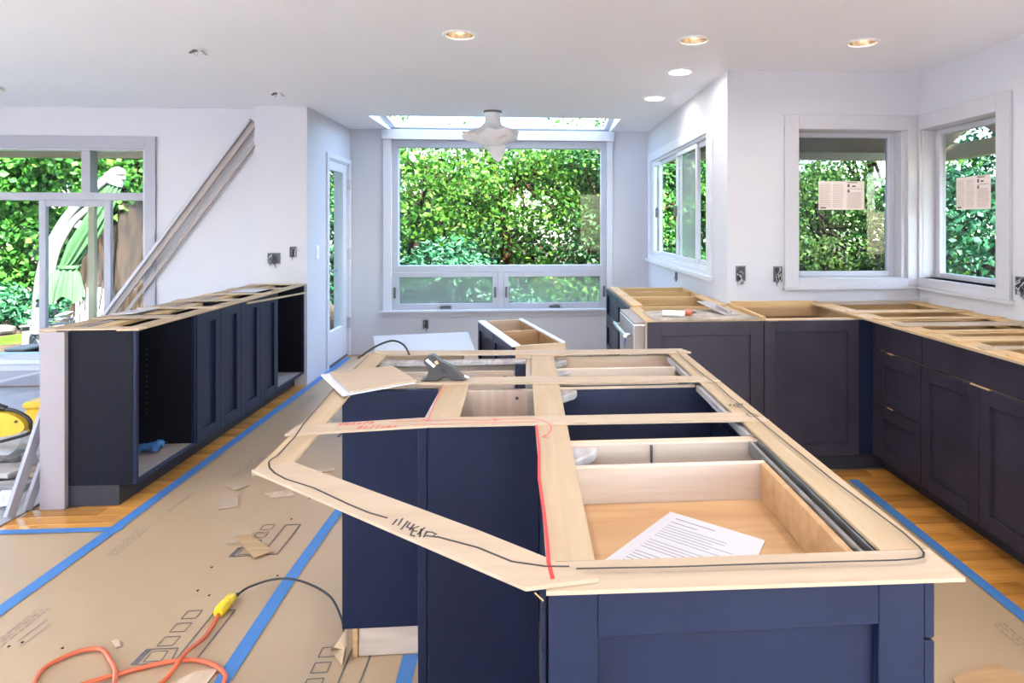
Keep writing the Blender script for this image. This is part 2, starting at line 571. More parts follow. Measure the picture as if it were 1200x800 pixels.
ZT = ZC + 0.14
struct('wall_back', slab((-2.105, 1.37), (7.20, 7.35), (-0.45, ZC), [(-1.51, 0.845, 7, 8, 0.455, 2.331)]), WALL, 'white back wall holding the big garden window')
struct('wall_door', slab((-2.105, -1.955), (6.18, 7.20), (-0.45, ZC), [(-3, 0, 6.43, 7.135, 0, 2.055)]), WALL, 'white side wall with the glazed garden door')
struct('wall_column', slab((-2.40, -1.955), (5.85, 6.18), (0, ZC), []), WALL, 'white wall stub at the end of the shallow cabinet run')
struct('wall_left', slab((XL, -2.40), (6.03, 6.18), (-0.45, ZC), [(-5.75, -3.404, 5, 7, 0.236, 2.10)]), WALL, 'white living room wall with the wide patio window')
struct('wall_return', slab((1.31, 1.37), (4.25, 7.20), (-0.45, ZC), [(1, 2, 4.70, 7.0, 1.06, 2.09)]), WALL, 'white return wall with the sliding window')
struct('wall_kitchen', slab((1.37, XR + .15), (4.25, 4.40), (-0.45, ZC), [(1.796, 2.56, 4, 5, 1.045, 2.05)]), WALL, 'white kitchen wall above the corner cabinet')
struct('wall_right', slab((XR, XR + .15), (YR, 4.25), (-0.45, ZC), [(2, 4, 3.49, 4.212, 1.05, 2.05), (2, 4, -2.6, 1.1, 0.1, 2.2)]), WALL, 'white wall behind the long base cabinet run')
struct('wall_rear', slab((XL - .15, XR + .15), (YR - .15, YR), (-0.45, ZC), [(-6.6, -5.0, -4, -2, 0.1, 2.25), (1.3, 2.4, -4, -2, 0.1, 2.25)]), WALL, 'white wall behind the viewer with openings added for daylight')
struct('wall_living', slab((XL - .15, XL), (YR, 6.18), (-0.45, ZC), [(-8, -6, 3.3, 5.8, 0.1, 2.25)]), WALL, 'white far living room wall')
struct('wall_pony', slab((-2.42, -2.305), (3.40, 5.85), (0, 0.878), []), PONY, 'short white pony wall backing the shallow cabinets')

# oak planks where the floor is bare, boards running across the room
PW = 0.083
_pl = {}
def plank(x0, x1, y):
    key = round(x1 - x0, 2)
    if key not in _pl:
        _pl[key] = MB().box(-key / 2, key / 2, 0.0009, PW - 0.0009, -0.012, 0).mesh('plank', bevel=0.0012)
        _pl[key].materials.append(PLANK)
    o = bpy.data.objects.new('plank', _pl[key])
    COL.objects.link(o)
    o.parent = floor
    o.location = ((x0 + x1) / 2, y, 0)
for i in range(36):          # aisle beside the dark base cabinets
    y = 1.10 + i * PW
    s = random.choice([1.55, 1.7, 1.85, 1.92, 2.05])
    if y < 3.58:
        plank(1.2 if s > 1.6 else 1.0, s, y)
        plank(s, 2.2, y)
for i in range(38):          # strip along the shallow cabinets, left
    y = 2.90 + i * PW
    s = random.choice([-2.3, -2.1, -2.0])
    plank(-2.55, s, y) if y < 3.36 else plank(-2.25, -2.1, y)
    plank(s if y < 3.36 else -2.1, -1.75, y)

# ------------------------------------------------------------------ floor paper, tape, drop cloth
def sheet(label, x0, x1, y0, y1, z=0.0005):
    t = Thing('floor_paper', label, 'floor paper', (0.5 * (x0 + x1), 0.5 * (y0 + y1), z), group='brown paper sheets protecting the floor')
    nx, ny = max(2, int((x1 - x0) / .25)), max(2, int((y1 - y0) / .25))
    mb = MB()
    vs = [(x0 + (x1 - x0) * i / nx, y0 + (y1 - y0) * j / ny, z + 0.0012 + (0.0022 * math.sin(i * 2.1 + j * 1.3) ** 2 if 0 < i < nx and 0 < j < ny else 0)) for j in range(ny + 1) for i in range(nx + 1)]
    n = len(vs)
    vs += [(a, b, z) for a, b, c in vs]
    fs = []
    W = nx + 1
    for j in range(ny):
        for i in range(nx):
            a = j * W + i
            fs.append((a, a + 1, a + 1 + W, a + W))
            fs.append((n + a, n + a + W, n + a + 1 + W, n + a + 1))
    mb.add(vs, fs)
    t.part('paper', mb, KRAFT, smooth=True)
    return t
pA = sheet('wide tan paper strip between the two long blue tapes', -1.93, -0.945, -2.9, 7.05)
pB = sheet('tan paper lying beside and under the navy island', -0.945, 0.62, -2.9, 7.1)
pC = sheet('tan paper below the short blue tape in the left corner', -5.6, -1.93, -2.9, 3.16)
pD = sheet('tan paper between the island and the dark base cabinets', 0.62, 1.765, -2.9, 3.45)
ZI = 0.0046
def rect_lines(mb, pts, w):
    P = pts + [pts[0]]
    for a, b in zip(P, P[1:]):
        mb.ribbon([a, b], w, ZI)
def bars_print(x, y):
    """printed floor-plan mark: three small squares, a thick framed box and a long bar"""
    a = MB()
    for k, yy in enumerate((0.09, 0.165, 0.24)):
        rect_lines(a, [(x, y + yy), (x + .05, y + yy), (x + .05, y + yy + .048), (x, y + yy + .048)], .0035)
    rect_lines(a, [(x - .03, y), (x + .09, y), (x + .075, y + .075), (x - .025, y + .075)], .005)
    rect_lines(a, [(x, y + .012), (x + .055, y + .012), (x + .05, y + .062), (x, y + .062)], .003)
    a.ribbon([(x - .02, y + .002), (x - .016, y + .073)], .016, ZI)
    rect_lines(a, [(x + .10, y + .005), (x + .165, y + .005), (x + .168, y + .28), (x + .10, y + .28)], .006)
    return a
for (x, y) in ((-1.245, 2.178), (-1.245, 2.855), (-1.25, 4.4)):
    pA.part('printed_mark', bars_print(x, y), INK)
pB.part('printed_mark', bars_print(-0.69, 1.93), INK)
def dashes(t, x, y, rows, ln, m=INKF, slant=0.0):
    a = MB()
    for r in range(rows):
        q = 0
        while q < ln:
            w = random.uniform(.012, .035)
            a.ribbon([(x + r * .018 + slant * q, y + q), (x + r * .018 + slant * (q + w), y + min(q + w, ln))], .006, ZI)
            q += w + random.uniform(.006, .014)
    t.part('printed_text', a, m)
dashes(pA, -1.80, 2.90, 3, .24)
dashes(pA, -1.80, 2.30, 3, .22)
dashes(pA, -1.66, 3.75, 4, .30)
dashes(pA, -1.55, 4.45, 3, .30)
dashes(pA, -1.80, 5.1, 4, .4)
dashes(pD, 1.63, 2.05, 3, .13)
a = MB()
for (p, q) in (((-1.775, 3.33), (-1.765, 3.52)), ((-1.52, 3.36), (-1.51, 3.55)), ((-1.62, 3.98), (-1.61, 4.2)), ((-1.34, 3.62), (-1.33, 3.78)), ((-1.70, 2.30), (-1.69, 2.42)), ((-1.73, 2.33), (-1.72, 2.45))):
    pA.part('printed_line', MB().ribbon([p, q], .006, ZI), INKF)
a = MB()
for k in range(9):
    x, y = random.uniform(-1.85, -1.0), random.uniform(2.2, 3.6)
    a.box(x, x + .006, y, y + .007, ZI, ZI + .002)
pA.part('dirt_specks', a, BARKD, kind='stuff')

def tape(label, pts, w=0.048, z=0.0052):
    mb = MB().ribbon(pts, w, z)
    solo('blue_tape', mb, TAPE, label, 'tape', 'strips of blue painters tape on the floor')
tape('long blue tape strip running beside the shallow cabinets', [(-1.935, -1.5), (-1.93, 2.5), (-1.92, 3.2), (-1.918, 5.0), (-1.915, 7.0)], .055)
tape('short blue tape strip crossing left to the pony wall', [(-4.2, 3.17), (-3.0, 3.165), (-1.885, 3.15)], .042, .0060)
tape('blue tape strip on the paper beside the orange cord', [(-0.955, -1.5), (-0.948, 2.1), (-0.955, 2.6), (-0.945, 3.1), (-0.93, 3.5), (-0.92, 6.9)], .05)
tape('blue tape end sticking out under the island panel', [(-0.385, 1.80), (-0.392, 2.16)], .05)
tape('blue tape strip along the oak floor at the dark cabinets', [(1.768, -1.5), (1.765, 2.2), (1.772, 3.45)], .05)
cl = MB()
N = 26
cvs = []
for j in range(N + 1):
    for i in range(N + 1):
        x = -6.0 + 3.53 * i / N
        y = 3.20 + 2.75 * j / N
        cvs.append((x, y, 0.004 + 0.006 * (math.sin(3.1 * i + 1.7 * j) * math.cos(1.1 * j - 2.3 * i)) ** 2))
cl.add(cvs, [(j * (N + 1) + i, j * (N + 1) + i + 1, (j + 1) * (N + 1) + i + 1, (j + 1) * (N + 1) + i) for j in range(N) for i in range(N)])
cl.add([(a, b, 0.001) for a, b, c in cvs], [(j * (N + 1) + i, (j + 1) * (N + 1) + i, (j + 1) * (N + 1) + i + 1, j * (N + 1) + i + 1) for j in range(N) for i in range(N)])
BOUNCE = mat('added_bounce_cloth', (0.80, 0.80, 0.82), 0.9, 0.05, 5, bump=0.2, bscale=18)
for k_, (a_, b_) in enumerate(((-6.7, -2.45), (-2.40, 2.3), (-6.9, -3.9))):  # white cloths added out of view to bounce sunlight onto the ceiling
    cm = MB()
    M_ = 20
    q_ = [(a_ + (b_ - a_) * i / M_, (-2.95 if k_ < 2 else -.55) + 2.35 * j / M_, 0.008 + 0.006 * math.sin(2.3 * i + 1.1 * j) ** 2) for j in range(M_ + 1) for i in range(M_ + 1)]
    cm.add(q_, [(j * (M_ + 1) + i, j * (M_ + 1) + i + 1, (j + 1) * (M_ + 1) + i + 1, (j + 1) * (M_ + 1) + i) for j in range(M_) for i in range(M_)])
    solo('drop_cloth', cm, BOUNCE, 'white bounce cloth added behind the viewer, %s side' % ('living room', 'kitchen', 'patio')[k_], 'drop cloth', 'white cloths added behind the viewer to bounce light', smooth=True)
solo('drop_cloth', cl, CLOTH, 'grey drop cloth spread on the floor below the patio window', 'drop cloth', smooth=True)
# ==NEXT==

# ------------------------------------------------------------------ windows, door, trim
def pb(pl, p, u0, u1, v0, v1, w0, w1):
    """box in a wall plane: u along the wall, v up, w along the plane's axis measured from p"""
    a, b = sorted((p + w0, p + w1))
    if pl == 'Z':
        return (u0, u1, v0, v1, a, b)
    return (u0, u1, a, b, v0, v1) if pl == 'Y' else (a, b, u0, u1, v0, v1)

def ring(mb, pl, p, o, i, w0, w1):
    """rectangular frame between outer o and inner i = (u0,u1,v0,v1)"""
    mb.box(*pb(pl, p, o[0], i[0], o[2], o[3], w0, w1))
    mb.box(*pb(pl, p, i[1], o[1], o[2], o[3], w0, w1))
    mb.box(*pb(pl, p, i[0], i[1], o[2], i[2], w0, w1))
    mb.box(*pb(pl, p, i[0], i[1], i[3], o[3], w0, w1))
    return mb

def wing(name, label, loc):
    return Thing(name, label, 'window', loc, kind='structure')

# back garden window ---------------------------------------------------
w2 = wing('window_2', 'wide garden window with a big fixed pane over two awning sashes', (-0.33, 7.2, 0.455))
w2.part('casing', MB().box(-1.60, -1.512, 7.178, 7.2, 0.47, 2.331), TRIMW, bevel=.002)
w2.part('casing', MB().box(0.847, 0.912, 7.178, 7.2, 0.47, 2.331), TRIMW, bevel=.002)
w2.box('header', (-1.61, 0.925, 7.150, 7.2, 2.331, 2.438), TRIMW)
w2.box('sill', (-1.63, 0.93, 7.14, 7.2, 0.452, 0.472), TRIMW)
w2.box('apron', (-1.60, 0.912, 7.182, 7.2, 0.392, 0.452), TRIM)
w2.part('frame', ring(MB(), 'Y', 7.2, (-1.51, 0.845, 0.882, 2.331), (-1.447, 0.784, 0.955, 2.25), 0.02, 0.12), VINYL, bevel=.003)
w2.box('pane', (-1.447, 0.784, 7.26, 7.268, 0.955, 2.25), GLASS, bevel=0)
w2.box('mullion', (-0.360, -0.300, 7.215, 7.32, 0.472, 0.882), VINYL)
for (a, b, ga, gb) in ((-1.51, -0.361, -1.438, -0.422), (-0.299, 0.845, -0.245, 0.772)):
    s = w2.part('sash', ring(MB(), 'Y', 7.2, (a, b, 0.473, 0.880), (ga, gb, 0.535, 0.828), 0.012, 0.08), VINYL, bevel=.003)
    w2.box('pane', (ga, gb, 7.24, 7.246, 0.535, 0.828), GLASS, s, bevel=0)
    w2.box('insect_screen', (ga, gb, 7.275, 7.277, 0.535, 0.828), SCREEN, s, bevel=0)
    m_ = (ga + gb) / 2
    w2.part('crank', MB().box(m_ - .06, m_ + .06, 7.19, 7.212, .485, .512).tube([(m_ - .03, 7.185, .51), (m_ + .03, 7.18, .515), (m_ + .055, 7.178, .507)], .009, 6), BRONZE, s, smooth=True)
    for lx in (a + .03, b - .03):
        w2.box('latch', (lx - .011, lx + .011, 7.195, 7.212, .60, .72), BRONZE, s, .004)

# patio window, left ------------------------------------------------------
w1 = wing('window_1', 'wide grey framed patio window with a transom row', (-4.55, 6.03, 0.236))
w1.box('casing', (-3.404, -3.315, 6.008, 6.03, 0.20, 2.185), TRIMG)
w1.box('casing', (-5.84, -5.75, 6.008, 6.03, 0.20, 2.185), TRIMG)
w1.box('header', (-5.75, -3.404, 6.008, 6.03, 2.075, 2.185), TRIMG)
w1.box('sill', (-5.88, -3.28, 5.985, 6.03, 0.195, 0.232), TRIMW)
w1.part('frame', ring(MB(), 'Y', 6.03, (-5.75, -3.404, 0.236, 2.10), (-5.69, -3.43, 0.27, 2.062), 0.0, 0.13), VINYL, bevel=.003)
w1.box('transom', (-5.69, -3.43, 6.04, 6.15, 1.622, 1.69), TRIMG)
w1.box('mullion', (-3.958, -3.885, 6.045, 6.15, 1.69, 2.062), TRIMG)
w1.box('mullion', (-4.98, -4.91, 6.045, 6.15, 1.69, 2.062), TRIMG)
for a, b in ((-5.69, -4.98), (-4.91, -3.958), (-3.885, -3.43)):
    w1.box('pane', (a, b, 6.10, 6.106, 1.69, 2.062), GLASS, bevel=0)
sd = w1.part('sliding_sash', ring(MB(), 'Y', 6.03, (-4.315, -3.715, 0.27, 1.622), (-4.258, -3.772, 0.33, 1.567), 0.02, 0.06), TRIMG, bevel=.003)
w1.box('pane', (-4.258, -3.772, 6.062, 6.066, 0.33, 1.567), GLASS, sd, bevel=0)
w1.box('stile', (-3.94, -3.886, 6.105, 6.145, 0.27, 1.622), FASCIA)
w1.box('pane', (-5.69, -4.316, 6.10, 6.106, 0.27, 1.622), GLASS, bevel=0)
w1.box('pane', (-3.714, -3.43, 6.10, 6.106, 0.27, 1.622), GLASS, bevel=0)
struct('baseboard_left', MB().box(XL, -2.42, 6.012, 6.03, 0.0, 0.13), TRIMG, 'grey baseboard under the patio window', 'baseboard')

# sliding window in the return wall -------------------------------------------
w3 = wing('window_3', 'white framed sliding window in the return wall', (1.31, 5.85, 1.06))
X3 = 1.31
w3.part('casing', ring(MB(), 'X', X3, (4.60, 7.10, 1.035, 2.17), (4.71, 6.99, 1.075, 2.085), -0.02, 0.0), TRIMW, bevel=.002)
w3.box('sill', (1.262, 1.31, 4.56, 7.13, 1.005, 1.036), TRIMW)
w3.part('frame', ring(MB(), 'X', X3, (4.70, 7.0, 1.06, 2.09), (4.73, 6.97, 1.09, 2.06), 0.001, 0.055), TRIMW, bevel=.003)
for i_, (a, b, w0, gm) in enumerate(((4.73, 5.15, .040, GLASS), (5.09, 5.82, .018, GLASS), (5.74, 6.66, .040, GLASS), (6.58, 6.97, .018, GLASS))):
    s = w3.part('sash', ring(MB(), 'X', X3, (a, b, 1.09, 2.06), (a + .035, b - .035, 1.13, 2.02), w0 - .010, w0 + .010), TRIMW, bevel=.003)
    w3.box('pane', (X3 + w0 - .003, X3 + w0 + .003, a + .035, b - .035, 1.13, 2.02), gm, s, bevel=0)
    if i_ in (1, 3):
        w3.box('insect_screen', (X3 + .0525, X3 + .0535, a + .035, b - .035, 1.13, 2.02), SCREEN, s, bevel=0)
for y_ in (5.80, 6.66):
    w3.part('latch', MB().box(1.295, 1.319, y_ - .025, y_ + .025, 1.48, 1.58), BRONZE, bevel=.005)

# kitchen corner windows -------------------------------------------------------
def corner_window(name, label, pl, p, cas, inner, gl, s):
    c_ = ((cas[0] + cas[1]) / 2, p, cas[2]) if pl == 'Y' else (p, (cas[0] + cas[1]) / 2, cas[2])
    w = wing(name, label, c_)
    w.part('casing', ring(MB(), pl, p, cas, inner, -0.022, 0.0), TRIM, bevel=.002)
    w.part('frame', ring(MB(), pl, p, inner, (gl[0] - .045, gl[1] + .045, gl[2] - .035, gl[3] + .035), 0.005, 0.14), TRIM, bevel=.002)
    sh = w.part('sash', ring(MB(), pl, p, (gl[0] - .045, gl[1] + .045, gl[2] - .035, gl[3] + .035), gl, 0.09, 0.138), VINYL, bevel=.004)
    w.part('pane', MB().box(*pb(pl, p, gl[0], gl[1], gl[2], gl[3], .112, .118)), GLASSG, sh)
    return w
w4 = corner_window('window_4', 'grey framed kitchen window facing the viewer with a sticker', 'Y', 4.25, (1.70, 2.628, 0.99, 2.148), (1.796, 2.56, 1.045, 2.05), (1.845, 2.483, 1.085, 2.012), 1)
w4.box('sill', (1.69, 2.628, 4.212, 4.25, 0.972, 0.992), TRIM)
w5 = corner_window('window_5', 'grey framed window in the side wall above the base cabinets', 'X', 2.65, (3.385, 4.246, 0.99, 2.152), (3.49, 4.212, 1.05, 2.05), (3.535, 4.165, 1.085, 2.012), 1)
w5.box('sill', (2.612, 2.65, 3.37, 4.246, 0.972, 0.992), TRIM)

# glazing added behind and beside the viewer to bring in daylight
def plain_window(name, label, pl, p, u0, u1, v0, v1, n):
    c_ = ((u0 + u1) / 2, p, v0) if pl == 'Y' else (p, (u0 + u1) / 2, v0)
    w = wing(name, label, c_)
    wd = (u1 - u0) / n
    for k in range(n):
        o = (u0 + k * wd, u0 + (k + 1) * wd, v0, v1)
        i = (o[0] + .05, o[1] - .05, v0 + .06, v1 - .05)
        s = w.part('sash', ring(MB(), pl, p, o, i, -.10, -.05), TRIMW, bevel=.003)
        w.part('pane', MB().box(*pb(pl, p, i[0], i[1], i[2], i[3], -.078, -.072)), GLASS, s)
plain_window('window_6', 'glazing added behind the viewer for daylight, kitchen side', 'Y', YR, 1.3, 2.4, 0.1, 2.25, 1)
plain_window('window_7', 'glazing added behind the viewer for daylight, living side', 'Y', YR, -6.6, -5.0, 0.1, 2.25, 2)
plain_window('window_10', 'glazing added in the side wall behind the viewer for daylight', 'X', XR + .15, -2.6, 1.1, 0.1, 2.2, 3)
plain_window('window_8', 'glazing added in the far living room wall for daylight', 'X', XL, 3.3, 5.8, 0.1, 2.25, 3)

# skylight over the garden window ------------------------------------------------
w9 = wing('window_9', 'long skylight in the ceiling above the garden window', (-0.33, 6.75, ZC))
T0, T1 = 0.13, 0.022      # glazing height above the ceiling at the room side and the garden side
def sky_bar(x0, x1, y0, y1, t=0.03):
    def zz(y): return ZC + T0 + (T1 - T0) * (y - SKYY0) / (7.36 - SKYY0)
    vs = [(x0, y0, zz(y0)), (x1, y0, zz(y0)), (x1, y1, zz(y1)), (x0, y1, zz(y1))]
    return MB().add(vs + [(a, b, c + t) for a, b, c in vs], [(0, 3, 2, 1), (4, 5, 6, 7), (0, 1, 5, 4), (1, 2, 6, 5), (2, 3, 7, 6), (3, 0, 4, 7)])
fr = sky_bar(SKYX0, SKYX0 + .06, SKYY0, 7.36)
for q in ((SKYX1 - .06, SKYX1, SKYY0, 7.36), (SKYX0, SKYX1, SKYY0, SKYY0 + .05), (SKYX0, SKYX1, 7.25, 7.36)):
    b_ = sky_bar(*q)
    fr.add(b_.v, b_.f)
w9.part('frame', fr, TRIMW)
w9.part('pane', sky_bar(SKYX0 + .06, SKYX1 - .06, SKYY0 + .05, 7.25, .006), GLASS)

for k_, x_ in enumerate(LSKY):
    w_ = wing('window_%d' % (11 + k_), 'unseen living room skylight added for light, %s one' % ('outer', 'middle', 'inner')[k_], (x_ + .65, -1.4, ZC + .1))
    w_.part('frame', ring(MB(), 'Z', 0, (x_, x_ + 1.3, -2.6, -.2), (x_ + .06, x_ + 1.24, -2.54, -.26), ZC + .145, ZC + .18), TRIMW)
    w_.box('pane', (x_ + .06, x_ + 1.24, -2.54, -.26, ZC + .155, ZC + .161), GLASS, bevel=0)

# glazed garden door ---------------------------------------------------------------
d1 = Thing('door_1', 'white garden door with one tall glass light and lever handle', 'door', (-1.955, 6.78, 0), kind='structure')
d1.part('casing', MB().box(-1.955, -1.937, 6.375, 6.43, 0, 2.10).box(-1.955, -1.937, 7.135, 7.19, 0, 2.10).box(-1.955, -1.937, 6.43, 7.135, 2.055, 2.10), TRIMW, bevel=.002)
d1.part('jamb', MB().box(-2.10, -1.956, 6.43, 6.445, 0, 2.055).box(-2.10, -1.956, 7.12, 7.135, 0, 2.055).box(-2.10, -1.956, 6.445, 7.12, 2.04, 2.055), TRIMW)
d1.box('threshold', (-2.10, -1.956, 6.445, 7.12, 0, 0.02), BRONZE)
lf = d1.part('door_leaf', ring(MB(), 'X', -1.965, (6.447, 7.118, 0.022, 2.038), (6.53, 6.985, 0.345, 1.945), -0.045, 0.0), TRIMW, bevel=.003)
d1.box('pane', (-1.990, -1.984, 6.53, 6.985, 0.345, 1.945), GLASS, lf, bevel=0)
d1.part('lever_handle', MB().lathe((-1.965, 6.488, .955), [(.028, 0), (.028, .012), (.012, .014), (.012, .05)], 14, 'x').tube([(-1.918, 6.488, .955), (-1.915, 6.53, .958), (-1.915, 6.60, .95)], .010, 8), NICKEL, lf, smooth=True)
d1.part('deadbolt', MB().lathe((-1.965, 6.488, 1.10), [(.028, 0), (.028, .012), (.02, .02)], 14, 'x').box(-1.945, -1.925, 6.482, 6.494, 1.08, 1.12), NICKEL, lf, smooth=True)
for z_ in (0.355, 1.09, 1.83):
    d1.part('hinge', MB().box(-1.962, -1.930, 7.112, 7.128, z_ - .055, z_ + .055).tube([(-1.934, 7.12, z_ - .058), (-1.934, 7.12, z_ + .058)], .009, 8), NICKEL)

# eaves outside -----------------------------------------------------------------------
def eave(name, label, prof, axis, a0, a1, m):
    mb = MB()
    n = len(prof)
    vs = []
    for a in (a0, a1):
        for (q, z) in prof:
            vs.append((a, q, z) if axis == 'x' else (q, a, z))
    mb.add(vs, [tuple(range(n - 1, -1, -1)), tuple(range(n, 2 * n))] + [(i, (i + 1) % n, n + (i + 1) % n, n + i) for i in range(n)])
    o = struct(name, mb, m, label, 'eave')
    return o
eave('roof_eave_left', 'tan patio eave above the wide window', [(6.181, 2.30), (6.95, 2.20), (6.95, 2.36), (6.181, 2.46)], 'x', XL, -2.2, SOFFIT)
fl = Thing('trim_1', 'tan fascia beam of the patio eave', 'trim', (-4.6, 6.99, 2.09), kind='structure')
fl.box('fascia_board', (XL, -2.2, 6.952, 7.03, 2.085, 2.30), SOFFIT)
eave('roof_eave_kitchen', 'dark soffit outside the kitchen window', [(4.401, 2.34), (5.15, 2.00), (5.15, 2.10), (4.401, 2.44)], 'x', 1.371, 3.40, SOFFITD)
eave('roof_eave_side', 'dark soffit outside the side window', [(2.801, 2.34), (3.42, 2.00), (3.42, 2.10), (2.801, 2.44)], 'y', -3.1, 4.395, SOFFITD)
f2 = Thing('trim_2', 'olive gutter edge of the kitchen eave', 'trim', (2.4, 5.19, 1.92), kind='structure')
f2.part('gutter', MB().box(1.372, 3.50, 5.152, 5.24, 1.94, 2.06)  .box(1.372, 3.50, 5.24, 5.25, 2.03, 2.06), FASCIA)
f3 = Thing('trim_3', 'olive gutter edge of the side eave', 'trim', (3.46, 0.6, 1.92), kind='structure')
f3.part('gutter', MB().box(3.422, 3.51, -3.1, 5.15, 1.94, 2.06), FASCIA)

struct('added_sun_block', slab((-2.1, 2.8), (-3.15, 5.6), (ZC + .32, 5.3), []), SOFFIT, 'unseen block above the kitchen, added to shade the skylight')  # added mass that keeps direct sun off the garden skylight

# window stickers -------------------------------------------------------------------------
def sticker(label, pl, p, u0, u1, v0, v1, flip=False):
    c_ = ((u0 + u1) / 2, p, v0) if pl == 'Y' else (p, (u0 + u1) / 2, v0)
    t = Thing('window_sticker', label, 'sticker', c_, group='paper stickers on the kitchen panes')
    t.part('sheet', MB().box(*pb(pl, p, u0, u1, v0, v1, -.0012, 0)), STICK)
    W, H = u1 - u0, v1 - v0
    f_ = (lambda a: u1 - a * W) if flip else (lambda a: u0 + a * W)
    lo, dk = MB(), MB()
    def ln(mb, a, b, y, h):
        x0, x1 = sorted((f_(a), f_(b)))
        mb.box(*pb(pl, p, x0, x1, v1 - y * H - h * H, v1 - y * H, -.002, -.0012))
    for c in ((.03, .28), (.31, .56), (.62, .97)):
        for k in range(17):
            y = .10 + k * .05 if c[0] < .6 else .38 + k * .034
            if y < .93:
                ln(lo, c[0], c[1] - random.uniform(0, .05), y, .02)
    ln(dk, .63, .84, .03, .03)
    ln(dk, .63, .68, .10, .11)
    ln(dk, .73, .81, .15, .05)
    ln(dk, .62, .95, .26, .012)
    ln(dk, .63, .68, .30, .09)
    ln(dk, .04, .16, .90, .06)
    t.part('small_print', lo, TXT, kind='stuff')
    t.part('bold_print', dk, TXTD, kind='stuff')
sticker('printed paper label on the glass of the kitchen window facing us', 'Y', 4.3615, 1.99, 2.32, 1.512, 1.71)
sticker('printed paper label on the glass of the side window', 'X', 2.7615, 3.705, 4.02, 1.505, 1.712, True)

# electrical boxes --------------------------------------------------------------------------
def elec_box(name, label, pl, p, u, v, w=.055, h=.095, wires=4, seed=0, sgn=-1):
    r = random.Random(seed)
    c_ = (u, p, v) if pl == 'Y' else (p, u, v)
    t = Thing(name, label, 'electrical box', c_, group='open electrical boxes in the walls')
    t.part('box_rim', ring(MB(), pl, p, (u - w / 2, u + w / 2, v - h / 2, v + h / 2), (u - w / 2 + .006, u + w / 2 - .006, v - h / 2 + .008, v + h / 2 - .008), sgn * .010, sgn * .0005), BOXM)
    t.part('box_back', MB().box(*pb(pl, p, u - w / 2 + .006, u + w / 2 - .006, v - h / 2 + .008, v + h / 2 - .008, sgn * .003, sgn * .0005)), GUNGREY)
    for k in range(wires):
        pts = []
        a, b = u + r.uniform(-.4, .4) * w, v + r.uniform(.1, .45) * h
        for q in range(6):
            d = sgn * (.006 + .02 * math.sin(PI * q / 5))
            uu, vv = a + r.uniform(-.3, .3) * w * .8, b - h * .9 * q / 5 + r.uniform(-.01, .01)
            pts.append((uu, p + d, vv) if pl == 'Y' else (p + d, uu, vv))
        t.part('wire', MB().tube(pts, .0028, 6), [WIREW, BLACK, BOXM, NICKEL][k % 4], smooth=True)
elec_box('electrical_box', 'wide double box with loose wires on the wall stub', 'Y', 5.85, -2.235, 1.113, .105, .095, 6, 1)
elec_box('electrical_box', 'single box with loose wires higher on the wall stub', 'Y', 5.85, -2.073, 1.168, .055, .095, 4, 2)
elec_box('electrical_box', 'small dark outlet low on the back wall', 'Y', 7.20, -1.144, .315, .06, .10, 2, 3)
elec_box('electrical_box', 'wire-filled box beside the return wall corner', 'Y', 4.25, 1.40, 1.083, .065, .10, 6, 4)
elec_box('electrical_box', 'wire-filled box just beside the kitchen window casing', 'Y', 4.25, 1.655, 1.076, .06, .105, 6, 5)
elec_box('electrical_box', 'wire-filled box in the side wall at the photo edge', 'X', 2.65, 3.31, 1.078, .09, .10, 6, 6)
elec_box('electrical_box', 'small box low on the return wall above the open cabinet', 'X', 1.31, 5.75, .945, .06, .07, 3, 7)
sw = Thing('light_switch', 'white light switch plate beside the garden door', 'switch', (-1.955, 6.115, 1.09))
sw.box('plate', (-1.955, -1.948, 6.075, 6.155, 1.09, 1.215), WHITE)
sw.box('rocker', (-1.948, -1.943, 6.10, 6.13, 1.12, 1.185), WHITE)

# recessed lights --------------------------------------------------------------------------------
LBL = ['clear recessed light alone over the near half of the island', 'recessed light with a clear reflector near the kitchen corner', 'recessed light over the dark base cabinets, nearest the side wall',
       'bright glowing recessed light before the return wall', 'bright recessed light nearest the skylight']
for k, (x, y, hot) in enumerate(LIGHTS):
    lab = LBL[k] if k < 5 else 'added fill light in the ceiling behind the viewer'
    t = Thing('recessed_light', lab, 'ceiling light', (x, y, ZC), group='recessed ceiling lights' if k < 5 else 'added ceiling fill lights behind the viewer')
    t.part('trim_ring', MB().lathe((x, y, ZC), [(.074, 0.0), (.094, 0.0), (.094, -.004), (.088, -.008), (.076, -.006), (.074, 0.0)], 40, cap0=False, cap1=False), WHITE, smooth=True)
    t.part('reflector', MB().lathe((x, y, ZC), [(.0765, -.004), (.072, .03), (.058, .075), (.035, .10), (.012, .108)], 36, cap0=False), REFL, smooth=True)
    if hot:
        t.part('bulb', MB().lathe((x, y, ZC), [(.010, .10), (.03, .085), (.052, .04), (.062, .012), (.050, .004), (.02, .001)], 28), BULBHOT, smooth=True)
    else:
        t.part('bulb', MB().lathe((x, y, ZC), [(.008, .10), (.014, .085), (.030, .062), (.033, .045), (.026, .028), (.010, .018)], 24), BULB, smooth=True)
    if hot:
        ld = bpy.data.lights.new('downlight', 'AREA')
        ld.shape = 'DISK'
        ld.size = 0.12
        ld.energy = LAMP_W
    else:
        ld = bpy.data.lights.new('downlight', 'SPOT')
        ld.spot_size = math.radians(165)
        ld.spot_blend = 1.0
        ld.shadow_soft_size = 0.016
        ld.energy = LAMP_W * (3.4 if k < 5 else 6.5)  # the added unseen lamps get extra power to fill the room
    ld.color = LAMP_COL
    lo = bpy.data.objects.new('downlight', ld)
    COL.objects.link(lo)
    lo.parent = t.o
    lo.location = (0, 0, -0.012 if hot else 0.004)

